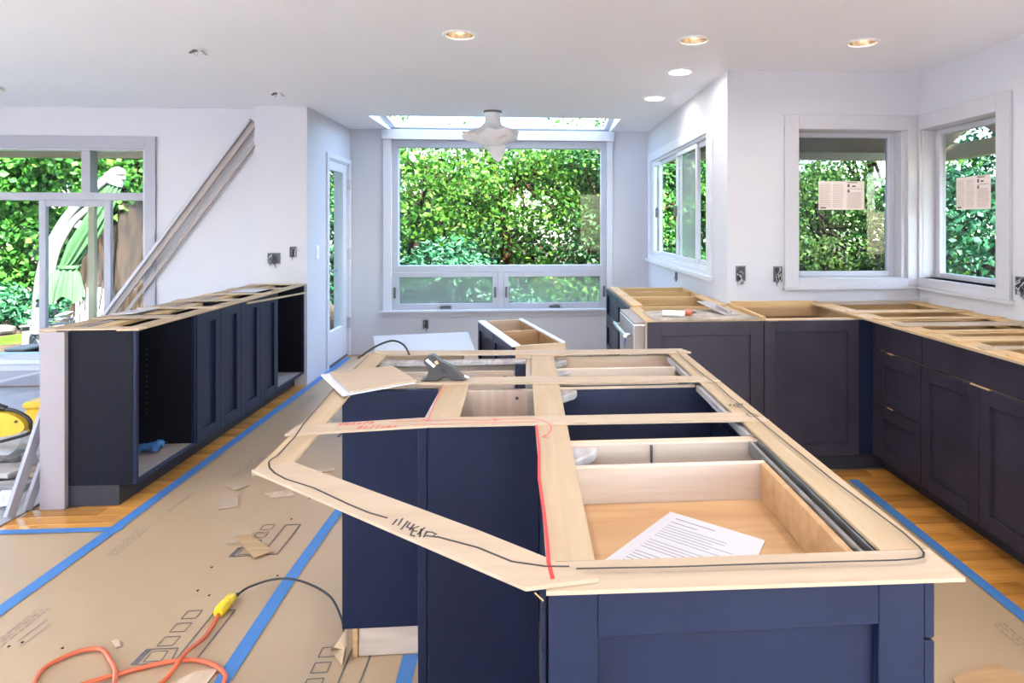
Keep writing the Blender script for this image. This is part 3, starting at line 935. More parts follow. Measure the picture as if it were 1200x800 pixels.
def stub(label, x, y):
    t = Thing('ceiling_stub', label, 'ceiling fitting', (x, y, ZC), group='capped wiring stubs in the ceiling')
    t.part('cover', MB().lathe((x, y, ZC), [(.05, 0), (.05, -.003), (.03, -.006)], 20), WHITE, smooth=True)
    for q in range(3):
        a = q * 2.1
        t.part('wire', MB().tube([(x + .02 * math.cos(a), y + .02 * math.sin(a), ZC - .005), (x + .05 * math.cos(a), y + .05 * math.sin(a), ZC - .03), (x + .03 * math.cos(a + 1), y + .04 * math.sin(a + 1), ZC - .015)], .006, 6), [BOARDT, WIREW, BRONZE][q], smooth=True)
stub('capped wiring stub in the ceiling nearest the viewer', -1.954, 3.979)
stub('capped wiring stub in the ceiling before the wall stub', -1.971, 5.224)
stub('capped wiring stub at the left edge of the ceiling', -3.99, 5.186)

# wrapped ceiling fixture ----------------------------------------------------------------------------
fx = Thing('wrapped_ceiling_fixture', 'ceiling fixture wrapped in crumpled white plastic before the skylight', 'ceiling fixture', (-0.345, 5.95, ZC))
fx.part('canopy', MB().lathe((-0.345, 5.95, ZC), [(.083, 0), (.083, -.012), (.078, -.016)], 28), BRONZE, smooth=True)
mb = MB()
n, prof = 44, [(.072, -.014), (.070, -.06), (.078, -.11), (.115, -.15), (.185, -.18), (.235, -.205), (.20, -.25), (.13, -.285), (.07, -.32), (.02, -.335)]
rg = random.Random(5)
ph = [rg.uniform(0, 6.28) for _ in range(6)]
vs = []
for i, (r, h) in enumerate(prof):
    for k in range(n):
        a = 2 * PI * k / n
        amp = min(1, max(0, (r - .075) / .15))
        w_ = 1 + amp * (.20 * math.sin(4 * a + ph[0] + .35 * i) + .13 * math.sin(7 * a + ph[1] - .5 * i) + .07 * math.sin(13 * a + ph[2] + i))
        hh = h + amp * (.030 * math.sin(3 * a + ph[3]) + .016 * math.sin(9 * a + ph[4]))
        vs.append((-0.345 + r * w_ * math.cos(a), 5.95 + r * w_ * .8 * math.sin(a), ZC + hh))
mb.add(vs, [(i * n + k, i * n + (k + 1) % n, (i + 1) * n + (k + 1) % n, (i + 1) * n + k) for i in range(len(prof) - 1) for k in range(n)] + [tuple(range((len(prof) - 1) * n, len(prof) * n))])
wrap = fx.part('plastic_wrap', mb, BAG, smooth=True)
tip = MB()
tv = []
for i, (z_, w_, d_, ox) in enumerate(((-.26, .10, .06, .0), (-.33, .085, .045, .012), (-.39, .06, .03, .03), (-.44, .035, .018, .045), (-.462, .012, .008, .055))):
    for k in range(10):
        a = 2 * PI * k / 10
        q = 1 + .25 * math.sin(3 * a + i)
        tv.append((-0.345 + ox + w_ * q * math.cos(a), 5.95 + d_ * q * math.sin(a), ZC + z_))
tip.add(tv, [(i * 10 + k, i * 10 + (k + 1) % 10, (i + 1) * 10 + (k + 1) % 10, (i + 1) * 10 + k) for i in range(4) for k in range(10)] + [tuple(range(40, 50))])
fx.part('hanging_tip', tip, BAG, wrap, smooth=True)
fx.part('tape_patch', MB().beam((-0.60, 5.88, 2.235), (-0.46, 5.80, 2.205), .05, .012), BAGT, wrap)
fx.part('tape_patch', MB().beam((-0.29, 5.78, 2.17), (-0.13, 5.84, 2.255), .03, .012), BAGT, wrap)
# ==NEXT==

# ------------------------------------------------------------------ cabinets
def shaker(T, name, pl, p, sg, u0, u1, v0, v1, m, rail=.058, th=.023, label=None):
    d = T.part(name, ring(MB(), pl, p, (u0, u1, v0, v1), (u0 + rail, u1 - rail, v0 + rail, v1 - rail), 0, sg * th), m, bevel=.0012, label=label)
    T.part('panel', MB().box(*pb(pl, p, u0 + rail - .004, u1 - rail + .004, v0 + rail - .004, v1 - rail + .004, sg * .001, sg * (th - .016))), m, d)
    return d

# shallow run, left ---------------------------------------------------------------------
FX = -1.995           # carcass front plane; doors are proud of it
BX = -2.303
def shallow(label, y0, y1, doors, inner=DARKV):
    t = Thing('base_cabinet', label, 'cabinet', ((FX + BX) / 2, (y0 + y1) / 2, 0), group='shallow navy cabinets on the pony wall')
    t.box('side_panel', (BX, FX, y0 + .001, y0 + .019, .105, .878), DARKV)
    t.box('side_panel', (BX, FX, y1 - .019, y1 - .001, .105, .878), DARKV)
    t.box('bottom_panel', (BX, FX, y0 + .019, y1 - .019, .105, .123), BOARDT if not doors else inner)
    t.box('back_panel', (BX, BX + .008, y0 + .019, y1 - .019, .123, .878), inner)
    t.box('toe_kick', (BX, -2.06, y0 + .002, y1 - .002, 0.001, .105), TOE)
    t.box('top_rail', (BX + .009, BX + .09, y0 + .019, y1 - .019, .86, .878), PINE)
    if doors:
        t.box('top_rail', (FX - .08, FX, y0 + .019, y1 - .019, .86, .878), PINE)
        w = (y1 - y0) / doors
        for k in range(doors):
            shaker(t, 'door', 'X', FX, 1, y0 + k * w + .0015, y0 + (k + 1) * w - .0015, .107, .876, NAVY, .062)
    else:
        t.box('edge_band', (FX, FX + .018, y0 + .001, y0 + .020, .105, .878), NAVY)
        t.box('edge_band', (FX, FX + .018, y1 - .020, y1 - .001, .105, .878), NAVY)
        t.box('bottom_edge', (FX, FX + .018, y0 + .020, y1 - .020, .105, .123), NAVY)
        pins = MB()
        for z_ in np.arange(.30, .70, .032):
            pins.lathe((BX + .06, y1 - .0195, float(z_)), [(.0035, 0), (.0035, -.001)], 6, 'y')
        t.part('shelf_pin_holes', pins, BRONZE, kind='stuff')
    return t
shallow('open black shallow cabinet at the near end of the pony wall run', 3.422, 4.003, 0)
shallow('navy two door shallow cabinet next to the near open one', 4.003, 4.592, 2)
shallow('navy two door shallow cabinet next to the far open one', 4.592, 5.232, 2)
shallow('open black shallow cabinet against the white wall stub', 5.232, 5.846, 0)
# crumpled blue tape lying in the open cabinet
rg = random.Random(3)
mb = MB()
for k in range(3):
    pts = [(-2.19 + .03 * k + rg.uniform(-.02, .02), 3.80 + .03 * q + rg.uniform(-.015, .015), .124 + abs(math.sin(q * 1.4 + k)) * .035) for q in range(6)]
    for a, b in zip(pts, pts[1:]):
        mb.beam(a, b, .035, .0015)
solo('tape_scrap', mb, TAPE, 'crumpled blue tape scrap on the floor of the open shallow cabinet', 'tape')

# luan template over the shallow run
tl = Thing('countertop_template', 'thin tan wood strip template lying on the shallow cabinets', 'template', (-2.2, 4.6, .879))
def strip(T, poly, m, z, th=.006, name='strip'):
    return T.part(name, MB().prism(poly, z, z + th), m)
z0 = .8788
strip(tl, [(-2.062, 3.404), (-1.958, 3.404), (-1.955, 5.848), (-2.050, 5.848)], LUANY, z0)
strip(tl, [(-2.435, 3.404), (-2.345, 3.404), (-2.34, 5.848), (-2.43, 5.848)], LUANY, z0)
for i_, (a, b) in enumerate(((3.404, 3.475), (3.80, 3.90), (4.22, 4.29), (4.60, 4.72), (5.02, 5.09), (5.40, 5.50), (5.77, 5.846))):
    strip(tl, [(-2.433, a), (-1.957, a), (-1.957, b), (-2.433, b)], LUANX if i_ % 2 else LUAND, z0 + .0061)
strip(tl, [(-2.40, 3.92), (-2.30, 3.95), (-2.30, 4.2), (-2.38, 4.2)], PRIMED, z0 + .0123)
tl.part('red_mark', MB().ribbon([(-2.04, 3.41), (-1.96, 3.412)], .008, z0 + .0122), REDM)
solo('wood_lath', MB().beam((-1.962, 4.66, .864), (-1.962, 5.835, .812), .012, .014), LUANY, 'thin loose lath across the top of the far open shallow cabinet', 'lath')
solo('white_card', MB().prism([(-2.30, 5.15), (-2.1, 5.12), (-2.08, 5.33), (-2.28, 5.36)], z0 + .0125, z0 + .015), PRIMED, 'white card lying on the shallow run template near the wall stub', 'card')

# rear run by the sliding window (fronts face the dining side) ------------------------------
HX = .664
ZT2 = .868
def carcass(t, x0, x1, y0, y1, back, inside, outside, rails=True, zt=ZT2, toe=True, tx=(0, 0), ty=(0, 0), skip=()):
    """open-top cabinet box"""
    if 'y0' not in skip: t.box('side_panel', (x0, x1, y0, y0 + .018, .105, zt), inside)
    if 'y1' not in skip: t.box('side_panel', (x0, x1, y1 - .018, y1, .105, zt), inside)
    t.box('bottom_panel', (x0, x1, y0 + .018, y1 - .018, .105, .123), inside)
    if 'x1' not in skip: t.box('back_panel', (x1 - .012, x1, y0 + .018, y1 - .018, .123, zt), inside)
    if 'x0' not in skip: t.box('front_panel', (x0, x0 + .018, y0 + .018, y1 - .018, .123, zt), inside)
    if toe: t.box('toe_kick', (x0 + tx[0], x1 - tx[1], y0 + ty[0], y1 - ty[1], .001, .105), TOE)
rr = Thing('base_cabinet', 'open topped base cabinet at the far end of the sliding window run', 'cabinet', (1.0, 5.15, 0))
carcass(rr, HX, 1.308, 4.80, 5.50, 'x1', PINEX, NAVY, tx=(.07, 0))
rr.box('top_rail', (HX, HX + .07, 4.818, 5.482, ZT2, ZT2 + .012), PINE)
rr.box('divider', (HX + .02, 1.296, 5.18, 5.196, .25, ZT2 - .002), PINEX)
for (a, b) in ((.107, .35), (.356, .60), (.606, .862)):
    d_ = shaker(rr, 'drawer_front', 'X', HX, -1, 4.805, 5.495, a, b, NAVY, .05)
r2 = Thing('base_cabinet', 'open topped base cabinet between the steel dishwasher and the drawers', 'cabinet', (1.0, 4.5, 0))
carcass(r2, HX, 1.308, 4.21, 4.798, 'x1', PINEX, NAVY, tx=(.07, 0))
r2.box('top_rail', (HX, HX + .07, 4.228, 4.78, ZT2, ZT2 + .012), PINE)
r2.box('top_rail', (1.22, 1.296, 4.228, 4.78, ZT2, ZT2 + .012), PINE)
shaker(r2, 'door', 'X', HX, -1, 4.215, 4.795, .107, .862, NAVY, .058)
r3 = Thing('base_cabinet', 'dusty navy end panel cabinet closing the sliding window run', 'cabinet', (1.0, 3.6, 0))
r3.box('side_panel', (HX - .015, 1.305, 3.572, 3.592, .105, ZT2), PINEX)
shaker(r3, 'end_panel', 'Y', 3.572, -1, HX - .018, 1.303, .105, ZT2, NAVYD, .075)
r3.box('toe_kick', (HX + .06, 1.305, 3.62, 3.64, .001, .105), TOE)
r3.box('edge_strip', (HX - .018, HX + .05, 3.592, 4.208, .85, ZT2), PINE)
r3.box('back_rail', (1.24, 1.305, 3.592, 4.208, .79, ZT2), PINE)
r3.box('edge_band', (HX - .018, HX - .003, 3.596, 3.625, .105, .85), BIRCHZ)
dw = Thing('dishwasher', 'stainless dishwasher with its door pulled out beside the end panel', 'dishwasher', (.9, 3.92, 0))
dw.box('tub', (HX + .02, 1.23, 3.64, 4.20, .06, .835), OLDMETAL)
for fx_ in (.72, 1.18):
    for fy_ in (3.69, 4.15):
        dw.part('foot', MB().lathe((fx_, fy_, .001), [(.02, 0), (.02, .01), (.01, .012), (.01, .06)], 10), BLACK)
dd = dw.box('door', (HX - .085, HX - .005, 3.635, 4.205, .11, .845), STEEL, bevel=.006)
dw.box('door_edge', (HX - .079, HX - .011, 3.6335, 3.6348, .116, .839), BOARDT, dd, 0)
dw.box('control_strip', (HX - .084, HX - .006, 3.640, 4.20, .8452, .858), BOARDT, dd)
dw.part('handle', MB().tube([(HX - .125, 3.68, .775), (HX - .125, 4.16, .775)], .012, 10).tube([(HX - .085, 3.72, .775), (HX - .125, 3.72, .775)], .008, 8).tube([(HX - .085, 4.12, .775), (HX - .125, 4.12, .775)], .008, 8), STEEL, dd, smooth=True)
dw.box('film_patch', (HX - .0865, HX - .085, 3.70, 3.82, .60, .68), WHITE, dd, 0)
dw.part('blue_tape_tab', MB().beam((HX - .088, 3.93, .72), (HX - .088, 3.99, .66), .03, .002, (1, 0, 0)), TAPE, dd)
# dusty board with tools over the dishwasher bay
brd = Thing('dusty_board', 'dusty board covering the bay behind the end panel', 'board', (.95, 3.8, ZT2))
brd.part('board', MB().prism([(HX + .03, 3.60), (1.29, 3.596), (1.24, 3.98), (HX + .02, 3.92)], ZT2 + .001, ZT2 + .012), DIRTY)
ZB = ZT2 + .0125
pk = Thing('putty_knife', 'orange handled scraper lying on the dusty board', 'scraper', (.93, 3.78, ZB))
pk.part('handle', MB().beam((.90, 3.70, ZB + .012), (.95, 3.83, ZB + .012), .05, .022), ORANGE, bevel=.006)
pk.part('blade', MB().beam((.95, 3.83, ZB + .008), (.975, 3.90, ZB + .008), .07, .003), NICKEL)
gt = Thing('wide_trowel', 'grey wide trowel propped on the cabinet edge behind the scraper', 'trowel', (1.13, 3.9, ZB))
gt.part('blade', MB().beam((1.17, 3.70, ZB + .004), (1.09, 4.02, ZB + .045), .10, .004), GREYPLY)
gt.part('handle', MB().beam((1.165, 3.72, ZB + .016), (1.13, 3.86, ZB + .036), .025, .02), BOARDT, bevel=.004)
rl = solo('white_roll', MB().tube([(.76, 3.70, ZB + .018), (.88, 3.66, ZB + .018)], .018, 12), WHITE, 'short white caulk tube lying on the dusty board', 'tube', smooth=True)

# corner cabinet below the kitchen window -----------------------------------------------------
cc = Thing('corner_cabinet', 'dusty navy corner cabinet with open top under the kitchen wall', 'cabinet', (1.6, 3.85, 0))
cc.box('side_panel', (1.312, 1.33, 3.59, 4.246, .105, ZT2 + .02), PINE)
cc.box('back_panel', (1.33, 1.93, 4.234, 4.246, .123, ZT2 + .03), PINEX)
cc.box('bottom_panel', (1.33, 1.93, 3.592, 4.234, .105, .123), PINEX)
cc.box('top_rail', (1.33, 1.93, 3.592, 3.66, ZT2 - .018, ZT2), PINEX)
cc.box('cleat', (1.33, 1.93, 4.20, 4.233, ZT2 - .07, ZT2 - .01), OAKPLY)
shaker(cc, 'end_panel', 'Y', 3.572, -1, 1.308, 1.856, .105, ZT2, NAVYD, .062)
cc.box('filler_strip', (1.858, 1.942, 3.556, 3.574, .105, ZT2), NAVY)
cc.box('filler_strip', (1.944, 1.962, 3.517, 3.574, .105, ZT2), NAVYD)
cc.box('back_panel', (1.93, 2.63, 4.234, 4.246, .123, ZT2), PINEX)
cc.box('side_panel', (2.632, 2.645, 3.52, 4.246, .123, ZT2), PINE)
cc.box('bottom_panel', (1.93, 2.63, 3.592, 4.234, .105, .123), PINEX)
cc.box('toe_kick', (1.308, 2.05, 3.62, 3.638, .001, .105), TOE)
cc.box('toe_kick', (2.037, 2.05, 3.517, 3.62, .001, .105), TOE)
cc.box('pencil_tab', (1.325, 1.385, 3.55, 3.553, ZT2 - .004, ZT2 + .001), PINEX, bevel=0)

# long base run on the side wall ------------------------------------------------------------------
RX = 1.962
def base_unit(label, y0, y1, kind):
    t = Thing('base_cabinet', label, 'cabinet', ((RX + 2.64) / 2, (y0 + y1) / 2, 0), group='dark base cabinets along the side wall')
    carcass(t, RX, 2.645, y0, y1, 'x1', PINEX, NAVYD, tx=(.075, 0), skip=('x0',))
    t.box('top_rail', (RX, RX + .09, y0 + .018, y1 - .018, ZT2 - .018, ZT2), PINE)
    t.box('top_rail', (2.54, 2.633, y0 + .018, y1 - .018, ZT2 - .018, ZT2), PINE)
    if kind == 'drawers':
        t.box('drawer_front', (RX - .019, RX, y0 + .002, y1 - .002, .712, .862), NAVYD)
        for a, b in ((.416, .704), (.108, .408)):
            shaker(t, 'drawer_front', 'X', RX, -1, y0 + .002, y1 - .002, a, b, NAVYD, .066)
        ym = y1 - .11
        for z_ in (.705, .409):
            t.box('pale_slot', (RX - .021, RX - .001, ym - .05, ym, z_ - .001, z_ + .006), PINE, bevel=0)  # thin pine-coloured strip in the gap under the drawer front
    else:
        t.box('drawer_front', (RX - .019, RX, y0 + .002, y1 - .002, .712, .862), NAVYD)
        m_ = (y0 + y1) / 2
        shaker(t, 'door', 'X', RX, -1, y0 + .002, m_ - .0015, .108, .704, NAVYD, .062)
        shaker(t, 'door', 'X', RX, -1, m_ + .0015, y1 - .002, .108, .704, NAVYD, .062)
        t.box('pale_slot', (RX - .021, RX - .001, m_ - .06, m_ + .06, .7045, .712), PINE, bevel=0)  # same pale strip above the pair of doors
    return t
base_unit('dark three drawer base cabinet in the corner', 3.095, 3.515, 'drawers')
base_unit('dark two door base cabinet next to the drawer bank', 2.255, 3.093, 'doors')
base_unit('dark two door base cabinet running out of the picture', 1.41, 2.253, 'doors')
# template on the long run
tr = Thing('countertop_template', 'yellow wood strip template on the dark base cabinets', 'template', (2.2, 2.7, ZT2))
z0 = ZT2 + .0012
for k, (xa, m_) in enumerate(((1.895, LUAND), (1.885, LUAND), (1.87, PINE))):
    strip(tr, [(xa, 1.3), (xa + .11, 1.3), (xa + .11, 4.21), (xa - .012, 4.21)], m_, z0 + k * .0068)
strip(tr, [(2.52, 1.3), (2.625, 1.3), (2.625, 4.21), (2.52, 4.21)], PINE, z0 + .0136)
for k, (a, b) in enumerate(((4.13, 4.208), (3.66, 3.76), (3.40, 3.46), (3.16, 3.27), (2.98, 3.03), (2.74, 2.84), (2.56, 2.61), (2.34, 2.44), (2.14, 2.19), (1.9, 2.0), (1.6, 1.7))):
    strip(tr, [(1.884, a), (2.622, a), (2.622, b), (1.884, b)], PINEX if k % 3 else LUANX, z0 + .0205)

# small cabinet standing behind the island ---------------------------------------------------------
sc = Thing('small_cabinet', 'small open topped navy cabinet with white edges behind the island', 'cabinet', (-0.087, 4.345, 0), math.radians(15.5), local=True)
W, Ln, Hh = .165, .515, .70
sc.box('side_panel', (-W + .02, W, -Ln, -Ln + .018, .02, Hh), BIRCHX)
sc.box('side_panel', (-W + .02, W, Ln - .018, Ln, .02, Hh), BIRCHX)
sc.box('back_panel', (W - .012, W, -Ln + .018, Ln - .018, .02, Hh - .008), OAKPLY)
sc.box('front_panel', (-W + .02, -W + .036, -Ln + .018, Ln - .018, .02, Hh - .008), OAKPLY)
sc.box('bottom_panel', (-W + .036, W - .012, -Ln + .018, Ln - .018, .02, .038), OAKPLY)
sc.box('divider', (-W + .036, W - .012, .02, .036, .038, Hh - .003), OAKPLY)
sc.box('top_edge', (-W - .002, -W + .05, -Ln, Ln, Hh - .006, Hh + .006), WHITE)
sc.box('top_edge', (W - .026, W, -Ln, Ln, Hh - .006, Hh + .006), WHITE)
sc.box('plinth', (-W + .04, W - .02, -Ln + .02, Ln - .02, 0.006, .02), TOE)
for a, b in ((-Ln, .0), (.003, Ln)):
    for c, d in ((.02, .36), (.365, Hh - .008)):
        shaker(sc, 'door', 'X', -W + .02, -1, a + .002, b - .002, c, d, NAVY, .05)

# white board lying over two sawhorses beyond the island
for k, yy in enumerate((4.38, 4.86)):
    h = Thing('sawhorse', 'wooden sawhorse under the white board, %s one' % ('near' if k == 0 else 'far'), 'sawhorse', (-0.8, yy, 0.006), group='sawhorses behind the island')
    h.part('beam', MB().box(-1.02, -.45, yy - .025, yy + .025, .50, .575), LUANX, bevel=.003)
    for lx in (-.95, -.53):
        for sg in (-1, 1):
            h.part('leg', MB().beam((lx, yy + sg * .02, .53), (lx, yy + sg * .14, .008), .06, .03, (0, 1, 0)), LUANX)
wb = MB().prism([(-0.98, 4.22), (-0.352, 4.20), (-0.478, 5.0), (-1.16, 4.88)], .577, .589)
solo('white_board', wb, PRIMED, 'white primed board lying flat behind the island', 'board')
# ==NEXT==

# ------------------------------------------------------------------ the island
ZI0 = .885
ig = 'cabinets of the navy island'
# main row, fronts facing the dark base cabinets
X0, X1 = .045, .600
u1 = Thing('island_cabinet', 'near island cabinet with shaker end panel and shallow top drawer', 'cabinet', (.32, 1.28, 0), group=ig)
shaker(u1, 'end_panel', 'Y', .972, -1, .026, .598, .105, .880, NAVY, .072, .026)
u1.box('side_panel', (X0, X1, .972, .990, .105, .880), BIRCHX)
u1.box('side_panel', (X0, X1, 1.572, 1.590, .105, .876), MAPLE)
u1.box('back_panel', (X0, X0 + .016, .990, 1.572, .123, .880), BIRCHY)
u1.box('bottom_panel', (X0, X1, .990, 1.572, .105, .123), BIRCHX)
u1.box('toe_kick', (X0, X1 - .07, .99, 1.588, .004, .105), TOE)
u1.box('seating_panel', (.024, .044, .972, 1.735, .004, .880), NAVY)
u1.box('corner_strip', (.014, .0235, .960, .978, .004, .880), NAVY)
for a, b in ((.778, .874), (.44, .774), (.108, .436)):
    u1.box('drawer_front', (X1, X1 + .020, .952, 1.585, a, b), NAVY, bevel=.003)
u1.box('drawer_slide', (.538, .546, .995, 1.57, .845, .878), OLDMETAL)
u1.box('drawer_slide', (.560, .568, .995, 1.57, .855, .880), OLDMETAL)
u1.box('front_stretcher', (.570, .598, .99, 1.572, .84, .880), GREYPLY)
db = u1.part('drawer_box', MB().box(.068, .535, 1.440, 1.456, .775, .872).box(.068, .535, 1.0, 1.014, .775, .872).box(.068, .082, 1.014, 1.440, .775, .872), MAPLE, bevel=.002)
u1.box('drawer_side', (.521, .535, 1.014, 1.440, .775, .872), OAKPLY, db)
u1.box('drawer_bottom', (.082, .521, 1.014, 1.440, .782, .790), OAKPLY, db)
def brace(t, x, y, dx, dy, s=.075):
    t.part('corner_brace', MB().prism([(x, y), (x + dx * s, y), (x + dx * s * .9, y + dy * s * .35), (x + dx * s * .3, y + dy * s), (x, y + dy * s)], .848, .872), GREYPLY, bevel=.004)
brace(u1, X0 + .017, 1.571, 1, -1, .10)
u1.box('joint_strip', (.292, .297, 1.566, 1.572, .80, .874), BRONZE, bevel=0)

u2 = Thing('island_cabinet', 'middle island cabinet with an empty dark blue inside', 'cabinet', (.32, 1.86, 0), group=ig)
u2.box('side_panel', (X0, X1, 1.592, 1.610, .105, .876), BIRCHX)
u2.box('side_panel', (X0, X1, 2.122, 2.140, .105, .880), NAVYI)
u2.box('back_panel', (X0, X0 + .016, 1.610, 2.122, .123, .880), NAVYI)
u2.box('bottom_panel', (X0, X1, 1.610, 2.122, .105, .123), NAVYI)
u2.box('toe_kick', (X0, X1 - .07, 1.592, 2.138, .004, .105), TOE)
u2.box('front_stretcher', (.548, .598, 1.61, 2.122, .858, .880), GREYPLY)
u2.box('top_edge', (X0 + .02, .545, 2.1185, 2.1215, .872, .881), BIRCHX, bevel=0)
for a, b in ((.778, .874), (.44, .774), (.108, .436)):
    u2.box('drawer_front', (X1, X1 + .020, 1.594, 2.138, a, b), NAVY, bevel=.003)
brace(u2, X0 + .017, 2.117, 1, -1, .09)

u3 = Thing('island_cabinet', 'far island cabinet with birch rails inside', 'cabinet', (.32, 2.38, 0), group=ig)
u3.box('side_panel', (X0, X1, 2.142, 2.160, .105, .874), BIRCHX)
u3.box('side_panel', (X0, X1, 2.602, 2.620, .105, .880), BIRCHX)
u3.box('back_panel', (X0, X0 + .016, 2.160, 2.602, .123, .880), BIRCHY)
u3.box('bottom_panel', (X0, X1, 2.160, 2.602, .105, .123), BIRCHX)
u3.box('divider', (X0 + .017, .54, 2.395, 2.408, .55, .878), MAPLE)
u3.box('toe_kick', (X0, X1 - .07, 2.142, 2.61, .004, .105), TOE)
u3.box('front_stretcher', (.548, .598, 2.16, 2.602, .858, .880), GREYPLY)
for a, b in ((.778, .874), (.44, .774), (.108, .436)):
    u3.box('drawer_front', (X1, X1 + .020, 2.144, 2.618, a, b), NAVY, bevel=.003)
brace(u3, X0 + .017, 2.394, 1, -1, .085)
brace(u3, X0 + .017, 2.600, 1, -1, .085)

# seating side boxes
ca = Thing('island_cabinet', 'narrow navy seating side cabinet with a tall plain panel', 'cabinet', (-.13, 1.95, 0), group=ig)
ca.box('front_panel', (-.272, .022, 1.737, 1.756, .004, .878), NAVY)
ca.box('corner_post', (-.297, -.2735, 1.737, 1.762, .004, .878), NAVY)
ca.box('side_panel', (-.297, -.279, 1.764, 2.148, .105, .872), GREYPLY)
ca.box('back_panel', (-.276, .040, 2.130, 2.148, .105, .872), BIRCHZ)
ca.box('bottom_panel', (-.276, .040, 1.758, 2.130, .105, .123), BIRCHX)
ca.box('stile', (-.012, .022, 2.110, 2.128, .124, .876), MAPLE)
ca.box('toe_kick', (-.276, .022, 1.80, 2.148, .004, .104), BIRCHX)
ca.part('screw', MB().lathe((-.045, 2.1295, .845), [(.006, 0), (.006, -.002)], 10, 'y'), BRONZE)
cb = Thing('island_cabinet', 'wide navy seating side cabinet on a pale plywood base', 'cabinet', (-.3, 2.38, 0), group=ig)
cb.box('front_panel', (-.603, -.300, 2.130, 2.149, .115, .878), NAVY)
cb.box('side_panel', (-.603, -.585, 2.151, 2.620, .115, .878), NAVY)
cb.box('side_panel', (-.018, .042, 2.151, 2.600, .115, .872), BIRCHY)
cb.box('back_panel', (-.585, .042, 2.602, 2.620, .115, .872), MAPLE)
cb.box('bottom_panel', (-.585, -.018, 2.151, 2.602, .115, .133), BIRCHX)
cb.box('top_rail', (-.585, -.02, 2.555, 2.600, .862, .878), GREYPLY)
cb.box('stile', (-.06, -.02, 2.515, 2.535, .135, .872), NAVYI)
cb.box('inner_panel', (-.582, -.062, 2.528, 2.540, .135, .845), MAPLE)
cb.box('plinth', (-.56, -.02, 2.165, 2.60, .004, .115), MAPLE)
cb.box('plinth_end', (-.578, -.562, 2.160, 2.60, .004, .115), PINE)
for q in (-.54, -.10):
    for z_ in (.70, .82):
        cb.part('screw', MB().lathe((q, 2.528, z_), [(.007, 0), (.007, -.002)], 10, 'y'), BRONZE)

# torn paper edge beside the plinth
mb = MB()
tv = [(-.66, 2.20, .006), (-.60, 2.12, .006), (-.595, 2.13, .05), (-.60, 2.17, .10), (-.615, 2.15, .075), (-.64, 2.16, .04), (-.655, 2.14, .03)]
mb.add(tv + [(a + .004, b + .006, c) for a, b, c in tv], [(0, 1, 2), (0, 2, 5), (2, 3, 4), (2, 4, 5), (0, 5, 6), (7, 9, 8), (7, 12, 9), (9, 11, 10), (9, 12, 11), (7, 13, 12)])
solo('torn_paper', mb, KRAFT, 'torn brown paper edge curling at the island base', 'paper')

# ---- luan template -----------------------------------------------------------------------
T_DIAG = [(-0.585, 1.412), (-0.519, 1.457), (-0.089, 1.106), (0.024, 1.007), (0.06, 0.972), (0.099, 0.941), (-0.007, 0.926)]
T_LEFT = [(-0.585, 1.412), (-0.596, 1.737), (-0.63, 2.136), (-0.662, 2.69), (-0.575, 2.66), (-0.552, 2.005), (-0.536, 1.748), (-0.527, 1.6), (-0.519, 1.457)]
T_CENTRE = [(0.024, 1.006), (0.019, 1.316), (0.012, 1.67), (0.005, 2.193), (0.003, 2.63), (0.09, 2.63), (0.093, 2.081), (0.094, 1.753), (0.099, 1.0055)]
T_FRONT = [(0.022, 0.924), (0.641, 0.913), (0.640, 0.9985), (0.024, 1.005)]
T_RIGHT = [(0.6395, 1.0), (0.624, 2.63), (0.556, 2.62), (0.560, 1.001)]
T_BAR1 = [(-0.603, 1.645), (-0.596, 1.715), (-0.28, 1.758), (0.041, 1.749), (0.579, 1.742), (0.628, 1.672), (0.04, 1.684), (-0.262, 1.688)]
T_BAR2 = [(-0.385, 2.219), (0.052, 2.20), (0.565, 2.17), (0.624, 2.10), (0.05, 2.116), (-0.373, 2.139)]
T_BAR3 = [(-0.640, 2.70), (0.202, 2.655), (0.62, 2.65), (0.645, 2.575), (0.196, 2.577), (-0.572, 2.618)]
T_LINK = [(-0.273, 1.742), (-0.191, 1.736), (-0.203, 2.196), (-0.284, 2.150)]
S_BLACK1 = [(0.590, 2.60), (0.586, 2.40), (0.589, 2.161), (0.597, 2.076), (0.594, 1.9), (0.598, 1.797), (0.6, 1.604), (0.608, 1.271), (0.618, 1.114), (0.622, 1.043), (0.620, 0.994), (0.616, 0.975), (0.607, 0.963), (0.595, 0.959), (0.56, 0.957), (0.36, 0.962), (0.212, 0.964), (0.068, 0.97)]
S_BLACK2 = [(0.058, 0.977), (0.023, 0.98), (-0.029, 0.998), (-0.084, 1.045), (-0.155, 1.087)]
S_BLACK3 = [(-0.251, 1.162), (-0.29, 1.187), (-0.332, 1.222), (-0.425, 1.307), (-0.495, 1.355), (-0.529, 1.389), (-0.551, 1.419), (-0.567, 1.455), (-0.568, 1.476), (-0.563, 1.491), (-0.567, 1.553), (-0.571, 1.626), (-0.586, 1.729), (-0.597, 1.871), (-0.616, 2.113), (-.628, 2.4), (-.635, 2.6)]
S_RED1 = [(0.014, 1.67), (0.019, 1.5), (0.017, 1.316), (0.024, 1.16), (0.027, 1.045), (0.027, 0.992), (0.032, 0.944)]
S_RED2 = [(-0.367, 1.727), (-0.272, 1.729), (-0.195, 1.731), (-0.127, 1.720), (-0.05, 1.729), (-0.005, 1.73), (0.029, 1.712), (0.048, 1.674), (0.052, 1.638), (0.044, 1.599), (0.027, 1.574)]
S_RED3 = [(-0.281, 2.12), (-0.276, 1.908), (-0.270, 1.727)]
S_RED4 = [(-0.307, 1.694), (-0.263, 1.697), (-0.137, 1.698), (0.018, 1.695)]
